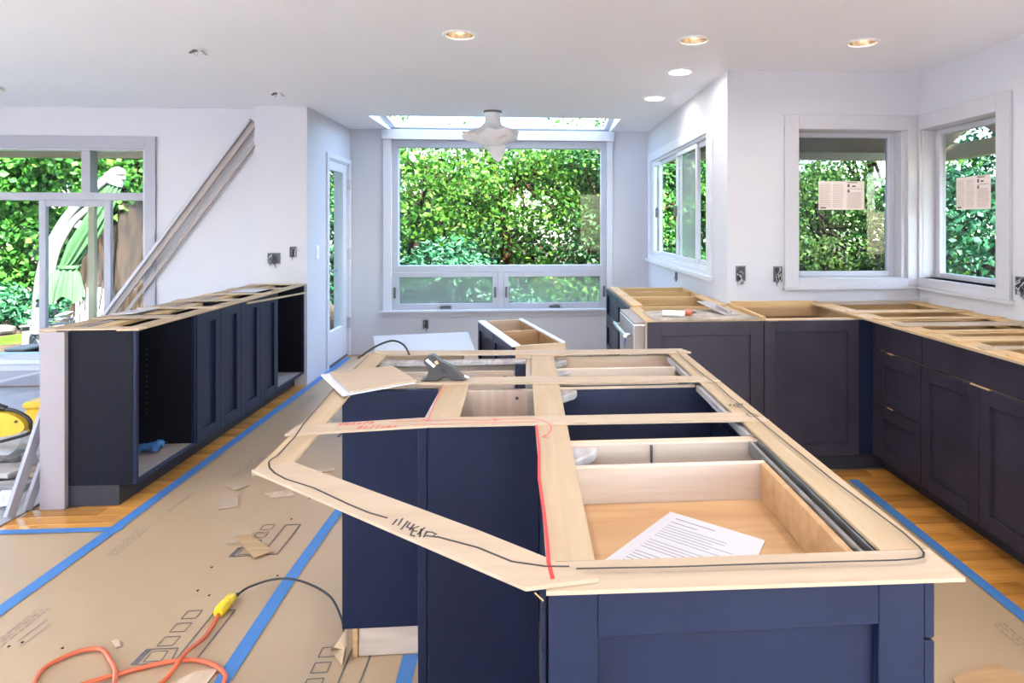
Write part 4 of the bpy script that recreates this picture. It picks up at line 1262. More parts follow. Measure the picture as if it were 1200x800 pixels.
S_TXT = [[(-0.233, 1.156), (-0.237, 1.135)], [(-0.224, 1.158), (-0.227, 1.132)], [(-0.213, 1.147), (-0.219, 1.116)], [(-0.208, 1.142), (-0.211, 1.125), (-0.199, 1.116)],
         [(-0.2, 1.135), (-0.204, 1.112)], [(-0.19, 1.126), (-0.198, 1.121), (-0.199, 1.106), (-0.199, 1.095), (-0.191, 1.091)], [(-0.198, 1.11), (-0.19, 1.108)],
         [(-0.185, 1.117), (-0.183, 1.088)], [(-0.18, 1.121), (-0.188, 1.096)], [(-0.174, 1.107), (-0.176, 1.086)],
         [(-0.174, 1.105), (-0.165, 1.103), (-0.157, 1.095), (-0.163, 1.088), (-0.173, 1.092)], [(-0.163, 1.089), (-0.154, 1.084)]]
it = Thing('countertop_template', 'pale wood strip template with marker lines on the island', 'template', (0, 1.8, ZI0))
A, B = ZI0 + .0005, ZI0 + .0069
strip(it, T_LEFT, LUANY, A)
strip(it, T_FRONT, LUANX, A)
strip(it, T_RIGHT, LUANY, A)
strip(it, T_CENTRE, LUANY, A)
strip(it, T_LINK, LUANY, A)
strip(it, T_BAR1, LUANX, B)
strip(it, T_BAR2, LUANX, B)
strip(it, T_BAR3, LUANX, B)
strip(it, T_DIAG, LUANX, B)
C = B + .0061
for s_ in (S_BLACK1, S_BLACK2, S_BLACK3):
    it.part('black_line', MB().ribbon(s_, .0038, C), MARK)
tx = MB()
for s_ in S_TXT:
    tx.ribbon(s_, .0032, C)
it.part('black_lettering', tx, MARK, label='handwritten 1 1/4 EXP in black marker')
it.part('red_line', MB().ribbon(S_RED1, .0062, C), REDM)
for s_ in (S_RED2, S_RED3, S_RED4):
    it.part('red_line', MB().ribbon(s_, .0026, C), REDM)
for q_ in ([(.038, 1.586), (.027, 1.574), (.042, 1.570)], [(-.285, 1.745), (-.270, 1.72), (-.262, 1.742)], [(-.10, 1.735), (-.085, 1.722), (-.10, 1.712)]):
    it.part('red_arrow', MB().ribbon(q_, .003, C), REDM)
FONT = {'s': [[(.8, .85), (.3, 1), (.1, .75), (.7, .4), (.6, .05), (.1, .1)]], 'm': [[(0, 0), (.1, 1), (.35, .9), (.4, 0)], [(.4, .7), (.7, 1), (.8, 0)]],
        'o': [[(.4, 1), (.1, .6), (.3, 0), (.7, .3), (.6, .9), (.4, 1)]], 't': [[(.45, 1.5), (.35, 0), (.6, .05)], [(.05, 1.0), (.8, 1.05)]],
        'h': [[(.1, 1.6), (.1, 0), (.25, .8), (.6, .9), (.65, 0)]], 'B': [[(.1, 0), (.15, 1.6), (.65, 1.4), (.6, .95), (.15, .85), (.75, .6), (.6, .1), (.1, 0)]]}
def write(text, x, y, h, sl=0.0, w=.0022, adv=1.0):
    mb = MB()
    for ch in text:
        for st in FONT.get(ch, []):
            mb.ribbon([(x + (a + .25 * b) * h * .62, y + b * h + sl * a * h) for a, b in st], w, C)
        x += h * .68 * adv
        y += sl * h * .68 * adv
    return mb
it.part('red_lettering', write('smooth', -.495, 1.704, .017, .10, .0028, 1.35), REDM, label='handwritten smooth Bottoms in red pen')
it.part('red_lettering', write('Bottoms', -.438, 1.672, .017, .06, .0028, 1.25), REDM)
rg = random.Random(11)
def scribble(x, y, n, st, h):
    mb = MB()
    for k in range(n):
        q = x + k * st
        mb.ribbon([(q, y), (q + st * .3, y + h * rg.uniform(.4, 1)), (q + st * .5, y + h * .2), (q + st * .75, y + h * rg.uniform(.5, 1))], .003, C)
    return mb
for (x, y, n) in ((.30, 2.11, 3), (.40, 2.105, 8), (.12, 2.60, 7), (-.02, 2.615, 4), (-.25, 2.64, 6), (.30, 2.59, 4)):
    it.part('pencil_note', scribble(x, y, n, .016, .028), BROWNM)
it.part('black_note', scribble(.562, 1.80, 4, .012, .035).ribbon([(.585, 1.70), (.61, 1.70), (.605, 1.725), (.583, 1.722), (.585, 1.70)], .003, C), MARK)
it.part('glue_splinter', MB().tube([(.006, .935, .884), (.018, .948, .865)], .0012, 5), PINE)

# loose sheets at the far left corner
z_ = C + .0008
s1 = Thing('veneer_sheet', 'thin white edged sheet under the tan sheet on the island', 'sheet', (-.55, 2.2, z_), group='loose thin sheets on the island')
s1.part('sheet', MB().prism([(-.715, 2.27), (-.50, 2.365), (-.372, 2.135), (-.560, 1.985)], z_, z_ + .003), PRIMED)
s2 = Thing('veneer_sheet', 'tan thin wood sheet on top at the far island corner', 'sheet', (-.55, 2.2, z_ + .0035), group='loose thin sheets on the island')
s2.part('sheet', MB().prism([(-.69, 2.285), (-.495, 2.37), (-.37, 2.143), (-.548, 2.018)], z_ + .0038, z_ + .008), LUANX)

# letter in the drawer ------------------------------------------------------------------------------
ld_ = Thing('letter_sheet', 'white printed letter lying in the shallow island drawer', 'paper', (.30, 1.25, .791), local=False)
PL = [(.128, 1.185), (.302, 1.385), (.460, 1.245), (.340, 1.05)]
ld_.part('sheet', MB().prism(PL, .7912, .7920), PAPER)
P0, PU, PV = Vector((.302, 1.385)), Vector((.158, -.140)), Vector((-.174, -.200))     # top edge runs to the right corner
def lp(a, b): return (P0.x + PU.x * a + PV.x * b, P0.y + PU.y * a + PV.y * b)
tl_, th_ = MB(), MB()
th_.ribbon([lp(.12, .09), lp(.55, .09)], .0035, .7922)
th_.ribbon([lp(.12, .16), lp(.40, .16)], .003, .7922)
for k in range(18):
    if k in (6, 11):
        continue
    tl_.ribbon([lp(.12, .22 + k * .04), lp(random.uniform(.6, .9), .22 + k * .04)], .0016, .7922)
ld_.part('heading', th_, TXTP)
ld_.part('text_lines', tl_, TXTP)

# glue gun on the template ---------------------------------------------------------------------------
gg = Thing('glue_gun', 'dark grey hot glue gun standing on the island template', 'glue gun', (-.29, 2.17, C), local=True)
def plate(poly, y0, y1):
    n = len(poly)
    vs = [(x, y0, z) for x, z in poly] + [(x, y1, z) for x, z in poly]
    return MB().add(vs, [tuple(range(n)), tuple(range(2 * n - 1, n - 1, -1))] + [(i, n + i, n + (i + 1) % n, (i + 1) % n) for i in range(n)])
body = [(-.062, .066), (-.052, .080), (-.034, .088), (-.020, .082), (-.012, .070), (.030, .048), (.062, .018), (.080, .001), (.040, .001), (.018, .010), (.002, .012), (-.010, .001), (-.072, .001), (-.052, .018), (-.044, .030), (-.050, .048)]
bd = gg.part('body', plate(body, -.018, .020), GUNGREY, bevel=.004)
gg.part('label_strip', plate([(-.054, .070), (-.046, .076), (-.020, .052), (-.027, .046)], -.0195, -.0182), WHITE, bd)
gg.part('vents', plate([(.006, .038), (.010, .041), (.016, .028), (.012, .026)], -.0195, -.0182).add(*(lambda m: (m.v, m.f))(plate([(-.002, .042), (.002, .045), (.008, .032), (.004, .030)], -.0195, -.0182))), BLACK, bd)
gg.part('trigger', plate([(-.024, .066), (-.016, .070), (-.010, .060), (-.018, .056)], -.024, -.012), PINE, bd)
gg.part('nozzle', MB().tube([(.070, 0, .012), (.086, 0, .006)], [.012, .005], 10), NICKEL, bd, smooth=True)
# power lead of the glue gun
pts = [(-.47, 2.56, C + .01), (-.50, 2.60, C + .04), (-.545, 2.61, C + .055), (-.60, 2.58, C + .04), (-.655, 2.52, C + .006)]
solo('glue_gun_lead', MB().tube(smooth_path(pts), .004, 8), BLACK, 'short black lead arching over the far corner of the template', 'cord', smooth=True)

# ------------------------------------------------------------------ cords on the floor
zc = .0125
oc = [(-1.113, 2.43, .025), (-1.109, 2.39, .018), (-1.104, 2.294, zc), (-1.112, 2.179, .030), (-1.123, 2.082, zc), (-1.178, 1.98, zc), (-1.30, 1.96, zc), (-1.47, 2.05, zc), (-1.53, 2.15, zc), (-1.515, 2.21, zc), (-1.47, 2.25, zc),
      (-1.41, 2.25, zc), (-1.345, 2.19, zc), (-1.275, 2.10, .028), (-1.245, 2.0, zc), (-1.30, 1.88, zc), (-1.40, 1.92, zc), (-1.38, 2.03, .028), (-1.28, 2.125, zc), (-1.149, 2.172, zc), (-1.056, 2.168, zc), (-0.976, 2.124, zc), (-0.935, 2.06, zc), (-.93, 1.9, zc), (-1.0, 1.6, zc)]
solo('extension_cord', MB().tube(smooth_path(oc), .0072, 10), ORANGE, 'orange extension cord looping over the tan paper', 'cord', smooth=True)
cn = Thing('cord_connector', 'yellow plug connector joining the orange and black cords', 'plug', (-1.11, 2.45, .006))
cn.part('socket', MB().tube([(-1.113, 2.405, .025), (-1.113, 2.42, .025), (-1.113, 2.455, .025), (-1.112, 2.47, .025)], [.015, .021, .021, .017], 12), YELLOW, bevel=0, smooth=True)
cn.part('plug', MB().tube([(-1.112, 2.47, .025), (-1.110, 2.50, .024), (-1.106, 2.515, .022)], [.019, .020, .012], 12), YELLOW, smooth=True)
cn.part('collar', MB().tube([(-1.106, 2.513, .022), (-1.100, 2.54, .018)], [.010, .006], 10), BLACK, smooth=True)
bc = [(-1.100, 2.538, .018), (-1.074, 2.575, .024), (-.991, 2.603, .034), (-.884, 2.572, .04), (-.749, 2.474, .035), (-.672, 2.36, .02), (-.635, 2.27, .0105), (-.62, 2.20, .0105)]
solo('black_cord', MB().tube(smooth_path(bc), .0042, 8), BLACK, 'black power cord running from the yellow plug to the island', 'cord', smooth=True)

# wood scraps on the paper
def scrap(label, poly, m, z=.0062, th=.004):
    solo('wood_scrap', MB().prism(poly, z, z + th), m, label, 'wood scrap', 'thin wood scraps on the floor paper')
scrap('square tan scrap lying alone nearest the shallow cabinets', [(-1.594, 3.461), (-1.517, 3.486), (-1.455, 3.349), (-1.535, 3.327)], LUANX)
scrap('small diamond shaped tan scrap behind the square one', [(-1.62, 3.60), (-1.568, 3.65), (-1.512, 3.617), (-1.555, 3.553)], LUANX)
scrap('narrow tan scrap between the square one and the island', [(-1.384, 3.497), (-1.267, 3.532), (-1.221, 3.464), (-1.328, 3.44)], LUAND)
scrap('pale scrap tucked under the brown one', [(-1.336, 2.965), (-1.338, 3.055), (-1.262, 3.06), (-1.245, 2.97)], LUANX)
scrap('brown hardboard scrap lying over a pale one', [(-1.323, 3.016), (-1.265, 3.035), (-1.101, 2.871), (-1.157, 2.819)], OSB, .0105)
scrap('thin brown scrap beneath the orange cord at the bottom edge', [(-1.085, 2.09), (-1.047, 2.125), (-0.985, 2.135), (-0.99, 2.05), (-1.06, 2.03)], LUAND, .006, .003)
scrap('long tan narrow scrap standing far along the paper strip', [(-1.24, 3.80), (-1.13, 3.84), (-1.12, 3.80), (-1.22, 3.76)], LUAND)
scrap('golden plywood scrap in the bottom right corner by the island', [(1.27, 1.80), (1.30, 1.91), (1.481, 1.966), (1.60, 1.80)], OAKPLY, .006, .006)
scrap('tiny splinter beside the loop of the orange cord', [(-1.41, 2.30), (-1.395, 2.31), (-1.36, 2.27), (-1.372, 2.262)], LUAND)
# ==NEXT==

# ------------------------------------------------------------------ leaning boards and tools, left
def lean(name, label, p, q, w, t, m, up=(0, 1, 0), cat='board', group=None):
    solo(name, MB().beam(p, q, w, t, up), m, label, cat, group, bevel=.002)
lg = 'trim boards leaning in the corner'
lean('trim_board', 'wide tan trim board leaning across the patio window to the corner', (-4.10, 5.955, .04), (-2.455, 5.965, 2.325), .085, .018, BOARDT, group=lg)
lean('trim_board', 'narrow tan trim stick leaning just below the wide board', (-3.985, 5.985, .035), (-2.435, 5.99, 2.16), .03, .014, BOARDT, group=lg)
lean('trim_board', 'thin white trim strip resting on top of the leaning wide board', (-4.11, 5.925, .04), (-2.475, 5.935, 2.335), .022, .012, VINYL, group=lg)
lean('grey_board', 'grey painted board leaning on the pony wall, front one', (-2.487, 3.300, .012), (-2.432, 3.64, .86), .052, .02, TRIMG, (1, 0, .2), group='grey boards against the pony wall')
lean('grey_board', 'grey painted board leaning on the pony wall, back one', (-2.463, 3.375, .012), (-2.434, 3.72, .70), .045, .02, TRIMG, (1, 0, .2), group='grey boards against the pony wall')
lean('trim_stick', 'thin pale stick lying below the patio window', (-4.75, 5.80, .02), (-4.10, 5.965, .16), .02, .015, VINYL, cat='stick')

ms = Thing('mitre_saw', 'yellow mitre saw standing behind the pony wall', 'saw', (-3.095, 4.1, .012))
ms.part('base', MB().lathe((-3.175, 4.12, .012), [(.17, 0), (.17, .03), (.15, .045)], 28).box(-3.495, -2.90, 4.08, 4.18, .013, .05), OLDMETAL, smooth=True)
def disc(c, r, t, n=32): return MB().lathe((c[0], c[1] - t / 2, c[2]), [(r, 0), (r, t)], n, 'y')
gq = [(-3.395 + 0, .10), (-3.375, .20), (-3.295, .275), (-3.175, .315), (-3.045, .31), (-2.965, .265), (-2.950, .215), (-3.005, .185), (-3.125, .165), (-3.255, .13), (-3.335, .085)]
gq = gq + [gq[0]]
gd = plate([(v.x, v.y) for v in smooth_path([(a_, b_, 0) for a_, b_ in gq], 4)[:-1]], 4.02, 4.09)
ms.part('blade_guard', gd, YELL2, smooth=True)
ms.part('guard_rim', MB().tube(smooth_path([(-3.335, 4.055, .085), (-2.975, 4.055, .17), (-2.937, 4.055, .22), (-2.955, 4.055, .275), (-3.045, 4.055, .322), (-3.175, 4.055, .327)]), .010, 8), BLACK, smooth=True)
ms.part('blade', disc((-3.115, 4.055, .17), .125, .004, 40), NICKEL)
ms.part('motor', MB().lathe((-3.215, 4.09, .21), [(.07, 0), (.075, .10), (.06, .16), (.03, .17)], 20, 'y'), YELL2, smooth=True)
ms.part('handle', MB().tube([(-3.295, 4.055, .27), (-3.255, 4.055, .345), (-3.155, 4.055, .365), (-3.075, 4.055, .33)], .016, 10), BLACK, smooth=True)
ms.part('bolt', disc((-2.990, 4.017, .262), .008, .008, 10), BLACK)
tb = Thing('tool_case', 'yellow tool case behind the mitre saw', 'case', (-3.18, 4.72, .012))
tb.part('body', MB().box(-3.40, -2.95, 4.62, 4.82, .013, .165), YELL2, bevel=.02)
tb.part('lid', MB().box(-3.405, -2.945, 4.615, 4.825, .167, .215), YELL2, bevel=.015)
tb.part('handle', MB().tube([(-3.26, 4.72, .21), (-3.25, 4.72, .25), (-3.10, 4.72, .25), (-3.09, 4.72, .21)], .012, 8), BLACK, smooth=True)
og = 'timber offcuts piled behind the pony wall'
offs = [('brown offcut plank at the bottom of the pile', (-3.45, 3.78), (-2.72, 3.86), .012, .11, WOODSC), ('grey offcut plank on the floor in front of the pile', (-3.35, 3.60), (-2.66, 3.66), .012, .10, GREYW),
        ('short grey offcut laid over the brown plank', (-3.30, 3.86), (-2.80, 3.76), .041, .09, GREYW), ('tan offcut slab on top of the pile', (-3.4, 3.90), (-2.85, 3.93), .012, .10, BOARDT),
        ('dark offcut lath nearest the grey boards', (-3.10, 3.46), (-2.62, 3.50), .012, .06, WOODSC)]
for lab, p, q, z_, w_, m_ in offs:
    solo('timber_offcut', MB().beam((p[0], p[1], z_ + .014), (q[0], q[1], z_ + .014), w_, .027), m_, lab, 'offcut', og, bevel=.002)
rg = random.Random(21)
def crumple(label, c, r, m, seed):
    rr_ = random.Random(seed)
    bm = bmesh.new()
    bmesh.ops.create_icosphere(bm, subdivisions=2, radius=r)
    for v in bm.verts:
        v.co *= rr_.uniform(.7, 1.2)
        v.co.z *= .75
    zmin = min(v.co.z for v in bm.verts)
    me = bpy.data.meshes.new('crumpled_wrapper')
    bm.to_mesh(me)
    bm.free()
    o = link('crumpled_wrapper', me, m, None, (c[0], c[1], .012 - zmin))
    tag(o, label, 'wrapper', 'crumpled white wrappers on the drop cloth')
crumple('crumpled white wrapper touching the grey boards', (-2.60, 3.42), .05, WHITE, 1)
crumple('smaller crumpled white wrapper beside the bigger one', (-2.68, 3.36), .035, WHITE, 2)
bt = Thing('glue_bottle', 'small pale green bottle lying among the offcuts', 'bottle', (-2.93, 3.72, .012))
bt.part('bottle', MB().tube([(-2.93, 3.70, .10), (-2.925, 3.70, .16), (-2.92, 3.70, .175)], [.02, .02, .008], 12), G_TEAL if False else VINYL, smooth=True)
bt.part('cap', MB().tube([(-2.92, 3.70, .175), (-2.917, 3.70, .195)], .008, 10), WHITE, smooth=True)
bt.o.location.z = .012
for c_ in bt.o.children:
    c_.location.z = -.030

# ------------------------------------------------------------------ garden
GZ = -0.45
gmb = slab((-45, 45), (-30, 60), (GZ - .3, GZ - .01), [])
tag(link('ground', gmb.mesh('ground'), EARTH), 'brown garden soil around the house', 'ground', None, 'structure')
lw = MB()
nx, ny = 30, 14
lv = [(-15 + 12.5 * i / nx, 6.3 + 5.5 * j / ny, GZ + .03 * math.sin(i * .8) * math.cos(j * .9)) for j in range(ny + 1) for i in range(nx + 1)]
lw.add(lv, [(j * (nx + 1) + i, j * (nx + 1) + i + 1, (j + 1) * (nx + 1) + i + 1, (j + 1) * (nx + 1) + i) for j in range(ny) for i in range(nx)])
tag(link('lawn', lw.mesh('lawn', smooth=True), LAWN), 'bright sunlit lawn beyond the patio window', 'lawn', None, 'structure')

def leaf_mesh(name, blobs, n, size, seed, up=0.4, thick=0.55, aspect=.6):
    r = np.random.default_rng(seed)
    vol = np.array([(b[3] * b[4] * b[5]) ** (2 / 3) for b in blobs])
    cnt = np.maximum(4, (n * vol / vol.sum()).astype(int))
    C_, D_ = [], []
    for b, k in zip(blobs, cnt):
        d = r.normal(size=(k, 3))
        d /= np.linalg.norm(d, axis=1)[:, None]
        rad = 1 - thick * r.random(k) ** 1.6
        C_.append(np.array(b[:3]) + d * rad[:, None] * np.array(b[3:6]))
        D_.append(d)
    c = np.concatenate(C_)
    d = np.concatenate(D_)
    keep = c[:, 2] > GZ + .03
    c, d = c[keep], d[keep]
    k = len(c)
    nrm = d + r.normal(size=(k, 3)) * .75 + np.array([0, 0, up])
    nrm /= np.linalg.norm(nrm, axis=1)[:, None]
    t = np.cross(nrm, r.normal(size=(k, 3)))
    t /= np.linalg.norm(t, axis=1)[:, None] + 1e-9
    s = np.cross(nrm, t)
    L = (size * r.uniform(.6, 1.35, k))[:, None]
    v = np.stack([c - t * L * .5, c + s * L * aspect * .5 - nrm * L * .12, c + t * L * .5, c - s * L * aspect * .5 - nrm * L * .12], 1).reshape(-1, 3)
    i = np.arange(k) * 4
    f = np.stack([i, i + 1, i + 2, i, i + 2, i + 3], 1).reshape(-1)
    me = bpy.data.meshes.new(name)
    me.vertices.add(len(v))
    me.vertices.foreach_set('co', v.reshape(-1).astype(np.float32))
    nt = 2 * k
    me.loops.add(3 * nt)
    me.loops.foreach_set('vertex_index', f.astype(np.int32))
    me.polygons.add(nt)
    me.polygons.foreach_set('loop_start', np.arange(0, 3 * nt, 3, dtype=np.int32))
    me.update(calc_edges=True)
    return me

def plant(name, label, cat, loc, blobs, n, size, m, seed, trunk=None, bark=BARKD, group=None, branches=True, aspect=.6, up=.4, thick=.55):
    """blobs relative to loc; trunk: list of (x,y,z,r) relative to loc"""
    t = Thing(name, label, cat, loc, group=group, local=True)
    me = leaf_mesh('foliage', blobs_abs(blobs, loc), n, size, seed, up, thick, aspect)
    me.transform(Matrix.Translation(-Vector(loc)))
    o = link('foliage', me, m, t.o)
    o['kind'] = 'stuff'
    if trunk:
        pts = smooth_path([p[:3] for p in trunk], 5)
        rs = np.interp(np.linspace(0, len(trunk) - 1, len(pts)), range(len(trunk)), [p[3] for p in trunk])
        t.part('trunk', MB().tube(pts, list(rs), 10), bark, smooth=True)
        if branches:
            rr_ = random.Random(seed)
            top = Vector(trunk[-1][:3])
            for b in blobs:
                k = rr_.uniform(.45, .95)
                base = pts[int(k * (len(pts) - 1))]
                end = Vector(b[:3])
                mid = (base + end) / 2 + Vector((rr_.uniform(-.1, .1), rr_.uniform(-.1, .1), rr_.uniform(-.2, .05)))
                r0 = trunk[-1][3] * .9
                t.part('branch', MB().tube(smooth_path([base, mid, end], 4), [r0 * (1 - .75 * q / 8) for q in range(9)], 6), bark, smooth=True)
    return t
def blobs_abs(bl, loc): return [(b[0] + loc[0], b[1] + loc[1], b[2] + loc[2]) + tuple(b[3:]) for b in bl]
def crown(cx, cy, cz, R, H, n, seed, br=.5):
    r = random.Random(seed)
    out = []
    for k in range(n):
        a, q = r.uniform(0, 2 * PI), math.sqrt(r.random())
        s = br * r.uniform(.7, 1.35)
        out.append((cx + R * q * math.cos(a), cy + R * q * math.sin(a), cz + H * r.uniform(-1, 1) * math.sqrt(max(.05, 1 - q * q)), s * 1.2, s * 1.2, s * .75))
    return out
tg = 'trees in the back garden'
plant('maple_tree', 'leafy sunlit tree with a thin dark trunk, behind the garden window', 'tree', (-2.2, 11.6, GZ), crown(0, 0, 2.5, 1.8, 1.4, 24, 1, .48), 6000, .105, G_MAPLE, 1, [(0, 0, 0, .12), (.1, 0, 1.2, .10), (.35, 0, 2.2, .08), (.3, .1, 3.0, .04)], group=tg)
plant('maple_tree', 'leaning leafy tree in the middle of the garden window', 'tree', (-0.55, 12.4, GZ), crown(.2, 0, 2.4, 1.7, 1.4, 24, 2, .48), 6000, .10, G_MAPLE, 2, [(0, 0, 0, .15), (.12, 0, 1.0, .13), (.05, 0, 2.2, .10), (.5, .1, 3.0, .04)], BARKR, group=tg)
plant('maple_tree', 'bright yellow green tree right of centre in the garden window', 'tree', (1.2, 14.2, GZ), crown(0, 0, 2.6, 2.0, 1.5, 26, 3, .55), 6000, .11, G_MAPLE, 3, [(0, 0, 0, .13), (-.1, 0, 1.5, .1), (.1, 0, 3.2, .06)], group=tg)
plant('evergreen_tree', 'dark evergreen with a red brown trunk at the edge of the garden window', 'tree', (1.75, 11.3, GZ), crown(-.1, 0, 2.0, .9, 1.5, 18, 4, .45) + crown(0, 0, 3.1, .9, .6, 10, 44, .45), 8500, .085, G_DARK, 4, [(0, 0, 0, .17), (-.05, 0, 1.5, .15), (0, 0, 3.2, .06)], BARKR, group=tg)
plant('rhododendron_bush', 'blue green bush low in the garden window', 'bush', (-1.45, 10.0, GZ), [(0, 0, .75, .95, .7, .75), (.75, .1, .65, .75, .6, .65), (-.7, .1, .6, .7, .6, .6), (.2, -.2, 1.15, .65, .5, .55), (1.25, .2, .45, .55, .5, .5)], 7000, .11, G_TEAL, 5, [(0, 0, 0, .06), (0, 0, .7, .04)], group='bushes in the back garden', branches=False, aspect=.42)
plant('fern_bush', 'low green bush under the bright tree', 'bush', (.55, 10.8, GZ), [(0, 0, .55, .7, .6, .55), (.7, .1, .45, .6, .5, .5), (-.6, .2, .4, .5, .5, .4)], 3500, .10, G_IVY, 6, [(0, 0, 0, .04), (0, 0, .4, .03)], group='bushes in the back garden', branches=False)
plant('evergreen_tree', 'teal green conifer at the near edge of the garden window', 'tree', (-3.6, 11.0, GZ), crown(.2, 0, 2.1, .9, 1.6, 18, 7, .5), 6000, .09, G_TEAL, 7, [(0, 0, 0, .12), (0, 0, 2.0, .08), (0, 0, 3.4, .03)], group=tg)
def hedge_blobs(x0, x1, y, z0, z1, dy, n, seed, br):
    r = random.Random(seed)
    return [(r.uniform(x0, x1), y + r.uniform(-dy, dy), r.uniform(z0, z1), br * r.uniform(.8, 1.4), br * .8, br * r.uniform(.7, 1.1)) for _ in range(n)]
plant('tall_hedge', 'tall mixed hedge closing the back of the garden', 'hedge', (0, 16.5, GZ), hedge_blobs(-6.5, 7.5, 0, .3, 3.7, .7, 80, 8, .9), 30000, .17, G_DARK, 8, [(0, 0, 0, .12), (0, 0, 2, .08)], branches=False)
# beyond the patio window
plant('ivy_hedge', 'tall ivy covered hedge beyond the lawn', 'hedge', (-10.5, 13.5, GZ), hedge_blobs(-6, 5.6, 0, .2, 4.6, .35, 110, 10, .62), 38000, .145, G_IVY, 10, [(0, .6, 0, .1), (0, .6, 2, .08)], branches=False, aspect=.85, thick=.3)
plant('garden_shrub', 'grey green shrub at the lawn edge', 'shrub', (-9.6, 12.2, GZ), [(0, 0, .45, .8, .45, .45), (.9, .1, .35, .7, .4, .35), (-.9, .1, .4, .7, .4, .4)], 2600, .10, G_TEAL, 11, [(0, 0, 0, .03), (0, 0, .4, .02)], branches=False)
# old trunk
ot = Thing('old_tree', 'massive old tree trunk with deep bark beside the ivy hedge', 'tree', (-7.35, 12.3, GZ), local=True)
n, rows = 60, 26
vs = []
for i in range(rows + 1):
    h = 4.6 * i / rows
    rad = .56 + .22 * math.exp(-h * 1.6) - .02 * h
    for k in range(n):
        a = 2 * PI * k / n
        rr_ = rad * (1 + .16 * math.sin(5 * a + .5 * math.sin(h)) - .13 * abs(math.sin(5.5 * a + .5 * h)) + .07 * math.sin(19 * a + .8 * math.sin(2 * h)))
        vs.append((rr_ * math.cos(a) + .05 * h, rr_ * math.sin(a), h))
ot.part('trunk', MB().add(vs, [(i * n + k, i * n + (k + 1) % n, (i + 1) * n + (k + 1) % n, (i + 1) * n + k) for i in range(rows) for k in range(n)]), BARK, smooth=True)
ivb = [(random.uniform(-.55, .75), -.45 + random.uniform(-.1, .1), random.uniform(1.95, 3.9), .38, .2, .3) for _ in range(22)]
me = leaf_mesh('ivy_leaves', blobs_abs(ivb, (-7.35, 12.3, GZ)), 3800, .12, 12, .2, .4, .85)
me.transform(Matrix.Translation(-Vector((-7.35, 12.3, GZ))))
o = link('ivy_leaves', me, G_IVY, ot.o)
o['kind'] = 'stuff'
me = leaf_mesh('crown_leaves', blobs_abs(crown(0, 0, 5.4, 1.8, .9, 14, 13, .8), (-7.35, 12.3, GZ)), 4000, .15, 13)
me.transform(Matrix.Translation(-Vector((-7.35, 12.3, GZ))))
o = link('crown_leaves', me, G_IVY, ot.o)
o['kind'] = 'stuff'
# edging stones
for k in range(5):
    rr_ = random.Random(40 + k)
    bm = bmesh.new()
    bmesh.ops.create_icosphere(bm, subdivisions=2, radius=.17)
    for v in bm.verts:
        v.co *= rr_.uniform(.85, 1.15)
        v.co.x *= 1.4
        v.co.z *= .6
    me = bpy.data.meshes.new('edging_stone')
    bm.to_mesh(me)
    bm.free()
    o = link('edging_stone', me, ROCK, None, (-9.9 + k * .48, 11.72 + rr_.uniform(-.08, .08), GZ + .06))
    tag(o, ['rough stone at the outer end of the lawn edging', 'rough stone second from the outer end of the lawn edging', 'rough stone in the middle of the lawn edging', 'rough stone second from the old tree in the lawn edging', 'rough stone of the lawn edging nearest the old tree'][k], 'stone', 'edging stones along the lawn')
pl_ = Thing('planter_box', 'white planter box standing on the lawn', 'planter', (-6.19, 8.45, GZ + .03))
pl_.part('box', ring(MB(), 'Y', 8.3, (-6.29, -6.09, GZ + .03, GZ + .33), (-6.289, -6.091, GZ + .04, GZ + .32), 0, .3).box(-6.29, -6.09, 8.3, 8.6, GZ + .03, GZ + .33), OUTW, bevel=.01)
pl_.part('rim', MB().box(-6.305, -6.075, 8.285, 8.615, GZ + .33, GZ + .36), OUTW, bevel=.006)
# parasol
um = Thing('patio_umbrella', 'closed green cantilever parasol hanging from a white curved mast', 'umbrella', (-6.42, 9.0, GZ))
Y_ = 9.0
um.part('base', MB().box(-6.60, -6.26, 8.82, 9.18, GZ + .03, GZ + .055), OUTW, bevel=.02)
p1 = [(-6.44, Y_, GZ + .08), (-6.43, Y_, .4), (-6.34, Y_, .95), (-6.12, Y_, 1.42), (-5.86, Y_, 1.74), (-5.62, Y_, 1.96), (-5.47, Y_, 2.10), (-5.405, Y_, 2.09), (-5.40, Y_, 2.0)]
um.part('mast', MB().tube(smooth_path(p1, 6), .058, 12), OUTW, smooth=True)
p2 = [(-6.29, Y_ - .02, .35), (-6.22, Y_ - .02, .95), (-6.02, Y_ - .02, 1.38), (-5.78, Y_ - .02, 1.62), (-5.62, Y_ - .02, 1.76)]
um.part('strut', MB().tube(smooth_path(p2, 6), .045, 10), OUTW, smooth=True)
um.part('hub', MB().tube([(-5.42, Y_, 2.05), (-5.47, Y_, 1.93)], [.075, .09], 14), OUTW, smooth=True)
axis = [(-5.45, 1.98, .06), (-5.52, 1.83, .10), (-5.68, 1.52, .135), (-5.86, 1.20, .15), (-6.03, .90, .105), (-6.08, .84, .095), (-6.10, .74, .15), (-6.13, .58, .20), (-6.15, .42, .225)]
n = 64
vs = []
for i, (x_, z_, r_) in enumerate(axis):
    for k in range(n):
        a = 2 * PI * k / n
        q = r_ * (1 + (.20 if i not in (4, 5) else .10) * math.sin(10 * a + .2 * i))
        dz = .05 * math.sin(5 * a) if i == len(axis) - 1 else 0
        vs.append((x_ + q * math.cos(a), Y_ + q * .85 * math.sin(a), z_ + dz - .25 * q * math.cos(a) * (0 if i > 5 else -1)))
cv = um.part('canopy', MB().add(vs, [(i * n + k, i * n + (k + 1) % n, (i + 1) * n + (k + 1) % n, (i + 1) * n + k) for i in range(len(axis) - 1) for k in range(n)]), CANVAS, smooth=True)
